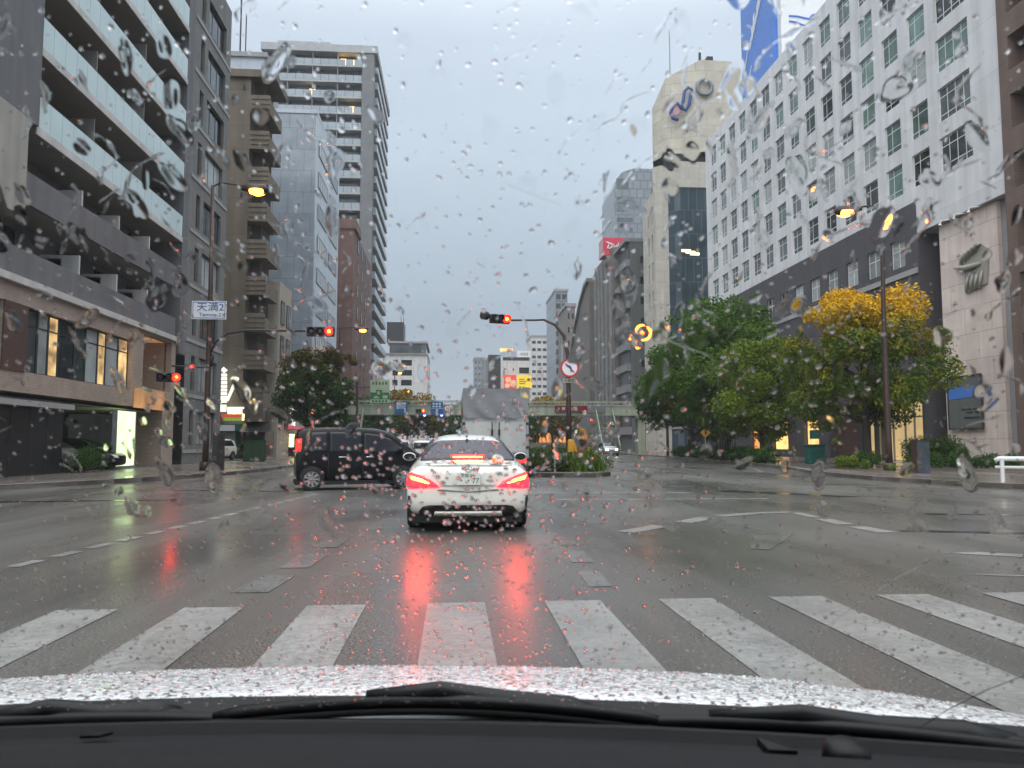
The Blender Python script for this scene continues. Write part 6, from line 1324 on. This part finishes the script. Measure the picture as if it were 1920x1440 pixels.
# the many smaller beads: one mass nobody could count
b = MB()
for i in range(5000):
    if i < 2600: x, t_, d, u, v = drop_spot()
    else:
        while True:
            x, t_, d, u, v = drop_spot()
            if i < 3500 and rnd.random() < math.exp(-((u-880)/270)**2-((v-940)/190)**2): break
            if i >= 3500 and v > 1000+rnd.random()*250: break
    rad = .0007+.0016*rnd.random()**2+(.0008*rnd.random() if 2600 <= i < 3500 else 0); vs, fs = blob(rad, rad*rnd.uniform(.35,.6), 2000+i, rnd.uniform(.8,1.4), .1, 10); F, P = frame_at(x,t_); T = EGOM @ Matrix.Translation(P) @ F @ Matrix.Rotation(rnd.uniform(0,6.28),4,'Z'); b.add([T @ V(*q) for q in vs],fs)
o = b.build('rainwater','water',None,True); tag(o,'fine spray of tiny water beads all over the windscreen','rainwater',kind='stuff')
# runnels: thin wandering ribbons of water
def runnel(x, t_, length, wid, seed, hgt=.22):
    rn = random.Random(seed); n = max(6,int(length/.0035)); pts = []; ang = rn.uniform(-.5,.5)+math.pi/2; px_, pt_ = x, t_
    for i in range(n+1):
        pts.append((px_,pt_)); ang += rn.gauss(0,.28); ang = max(math.pi/2-1.1,min(math.pi/2+1.1,ang)); px_ += math.cos(ang)*.0035; pt_ += math.sin(ang)*.0035*.62
    ws = [wid*(.55+.45*mnoise.noise(V(i*.35,seed*1.7,0))*1.6+.25*rn.random())*min(1,(i+.6)/2.5,(n-i+.6)/2.5) for i in range(n+1)]
    b = MB(); k = 8; vs = []; fs = []
    for i,(a, c) in enumerate(pts):
        q0, q1 = pts[max(0,i-1)], pts[min(n,i+1)]; F, P = frame_at(a,c); dxv = F.col[0].to_3d(); dtv = F.col[1].to_3d(); N = F.col[2].to_3d(); T = (dxv*(q1[0]-q0[0])+dtv*(q1[1]-q0[1])/.62).normalized(); S_ = N.cross(T); w_ = max(.0004,ws[i])
        for j in range(k+1): s_ = -1+2*j/k; vs.append(P+S_*w_*s_+N*w_*hgt*(1-s_*s_))
        vs += [P+S_*w_, P-S_*w_]
    st_ = k+3
    for i in range(n):
        for j in range(k): fs.append([i*st_+j,i*st_+j+1,(i+1)*st_+j+1,(i+1)*st_+j])
        fs.append([i*st_+k+1,i*st_+k+2,(i+1)*st_+k+2,(i+1)*st_+k+1])
    b.add(vs,fs); c0 = glassP(x,t_,.0006); o = bpy.data.objects.new('water_runnel', b.mesh('water_runnel','water',True,Matrix.Translation(-c0))); COL.objects.link(o); o.matrix_world = EGOM @ Matrix.Translation(c0)
    tag(o,'irregular runnel of rainwater wandering down the windscreen','water runnel','runnels of rainwater on the windscreen')
for i in range(190):
    for _ in range(200):
        x, t_, d, u, v = drop_spot()
        if v < 900 and (u < 640 or u > 1060 or rnd.random() < .3): break
    runnel(x, t_, rnd.uniform(.012,.05)*(2.0 if rnd.random() < .18 else 1), rnd.uniform(.0016,.0042), 300+i, rnd.uniform(.08,.22))

for i in range(230):
    for _ in range(200):
        x, t_, d, u, v = drop_spot()
        if v < 1000 and (u < 660 or u > 1050 or rnd.random() < .35): break
    rad = rnd.uniform(.003,.0085); vs, fs = blob(rad, rad*rnd.uniform(.035,.10), 4000+i, rnd.uniform(.9,2.6), .42, 26, True); b = MB(); b.add(vs,fs)
    o = raind('water_patch', b.mesh('water_patch','water',True), x, t_, rnd.gauss(0,.5)); tag(o,'thin ragged patch of rainwater blurring the view through the windscreen','water patch','patches of rainwater on the windscreen')

# two long arcs the wiper left
def on_glass(u, v):
    d = ray(u,v); lo, hi = .0002, .0012; inv = EGOM.inverted(); o = inv @ _C; d = (inv.to_3x3() @ d)
    def side(k): q = o+d*k; t_ = q.z-ZB; return q.y-(Y0(q.x)-SL*t_+.10*t_*t_)
    a, c = 0.0, 2.0/FOC
    for _ in range(60):
        m_ = (a+c)/2
        if side(m_) < 0: a = m_
        else: c = m_
    q = o+d*a; return q.x, q.z-ZB
for pts, wd in ((((1535,1185),(1600,1140),(1680,1085),(1760,1045),(1845,1018)),.0011),(((1715,1372),(1780,1330),(1850,1295),(1935,1262)),.0013)):
    st = [on_glass(*p) for p in pts]; n = 40; vs = []; fs = []; k = 6; P_ = []
    for i in range(n+1):
        f = i/n*(len(st)-1); j = min(len(st)-2,int(f)); f -= j; P_.append((st[j][0]+(st[j+1][0]-st[j][0])*f, st[j][1]+(st[j+1][1]-st[j][1])*f))
    for i,(a, c) in enumerate(P_):
        q0, q1 = P_[max(0,i-1)], P_[min(n,i+1)]; F, P = frame_at(a,c); T = (glassP(*q1)-glassP(*q0)).normalized(); N = F.col[2].to_3d(); S_ = N.cross(T); w_ = wd*(.35+.65*abs(mnoise.noise(V(i*.22,wd*900,1))))*min(1,(i+.5)/4,(n-i+.5)/4)
        for j in range(k+1): s_ = -1+2*j/k; vs.append(P+S_*w_*s_+N*w_*.25*(1-s_*s_))
        vs += [P+S_*w_, P-S_*w_]
    for i in range(n):
        for j in range(k): fs.append([i*(k+3)+j,i*(k+3)+j+1,(i+1)*(k+3)+j+1,(i+1)*(k+3)+j])
        fs.append([i*(k+3)+k+1,i*(k+3)+k+2,(i+1)*(k+3)+k+2,(i+1)*(k+3)+k+1])
    b = MB(); b.add(vs,fs); c0 = glassP(*P_[0],.0006); o = bpy.data.objects.new('wiper_streak', b.mesh('wiper_streak','water',True,Matrix.Translation(-c0))); COL.objects.link(o); o.matrix_world = EGOM @ Matrix.Translation(c0)
    tag(o, 'thin curved water streak over the crosswalk right end' if wd < .0012 else 'thin curved water streak above the right end of the bonnet', 'water streak')

# beads of rain standing on the bonnet
hp = [(.16,.024),(.30,.004),(.48,-.028),(.66,-.068),(.80,-.108)]
def hoodP(x, s): k = min(len(hp)-2,int(s)); f = s-k; return hood(x,(hp[k][0]+(hp[k+1][0]-hp[k][0])*f, hp[k][1]+(hp[k+1][1]-hp[k][1])*f))
b = MB()
for i in range(2600):
    x, s = rnd.uniform(-1.0,1.15), rnd.uniform(.02,3.95); P = hoodP(x,s); dx = (hoodP(x+.01,s)-P).normalized(); dy = (hoodP(x,s+.03)-P).normalized(); N = dx.cross(dy).normalized(); dy = N.cross(dx); T = Matrix((dx,dy,N)).transposed().to_4x4(); T.translation = P+N*.0004
    rad = .0016+.0042*rnd.random()**1.6; vs, fs = blob(rad, rad*rnd.uniform(.4,.62), 9000+i, rnd.uniform(.8,1.3), .15, 10); b.add([T @ V(*q) for q in vs],fs)
o = b.build('water_beads','water',car,True,True); o['kind'] = 'stuff'
# ------------------------------------------------------------------ rain haze filling the street
m = bpy.data.materials.new('haze_air'); m.use_nodes = True; t = m.node_tree; t.nodes.remove(t.nodes['Principled BSDF']); pv = _n(t,'ShaderNodeVolumePrincipled'); pv.inputs['Color'].default_value = (.90,.94,1,1); pv.inputs['Density'].default_value = 0.0005; t.links.new(pv.outputs[0], t.nodes['Material Output'].inputs['Volume']); M['haze_air'] = m
b = MB(); b.box((-1600,-80,-1.1),(1600,2600,112)); o = b.build('haze','haze_air'); o['kind'] = 'stuff'; o['label'] = 'thin grey rain haze filling the street'; o['category'] = 'haze'
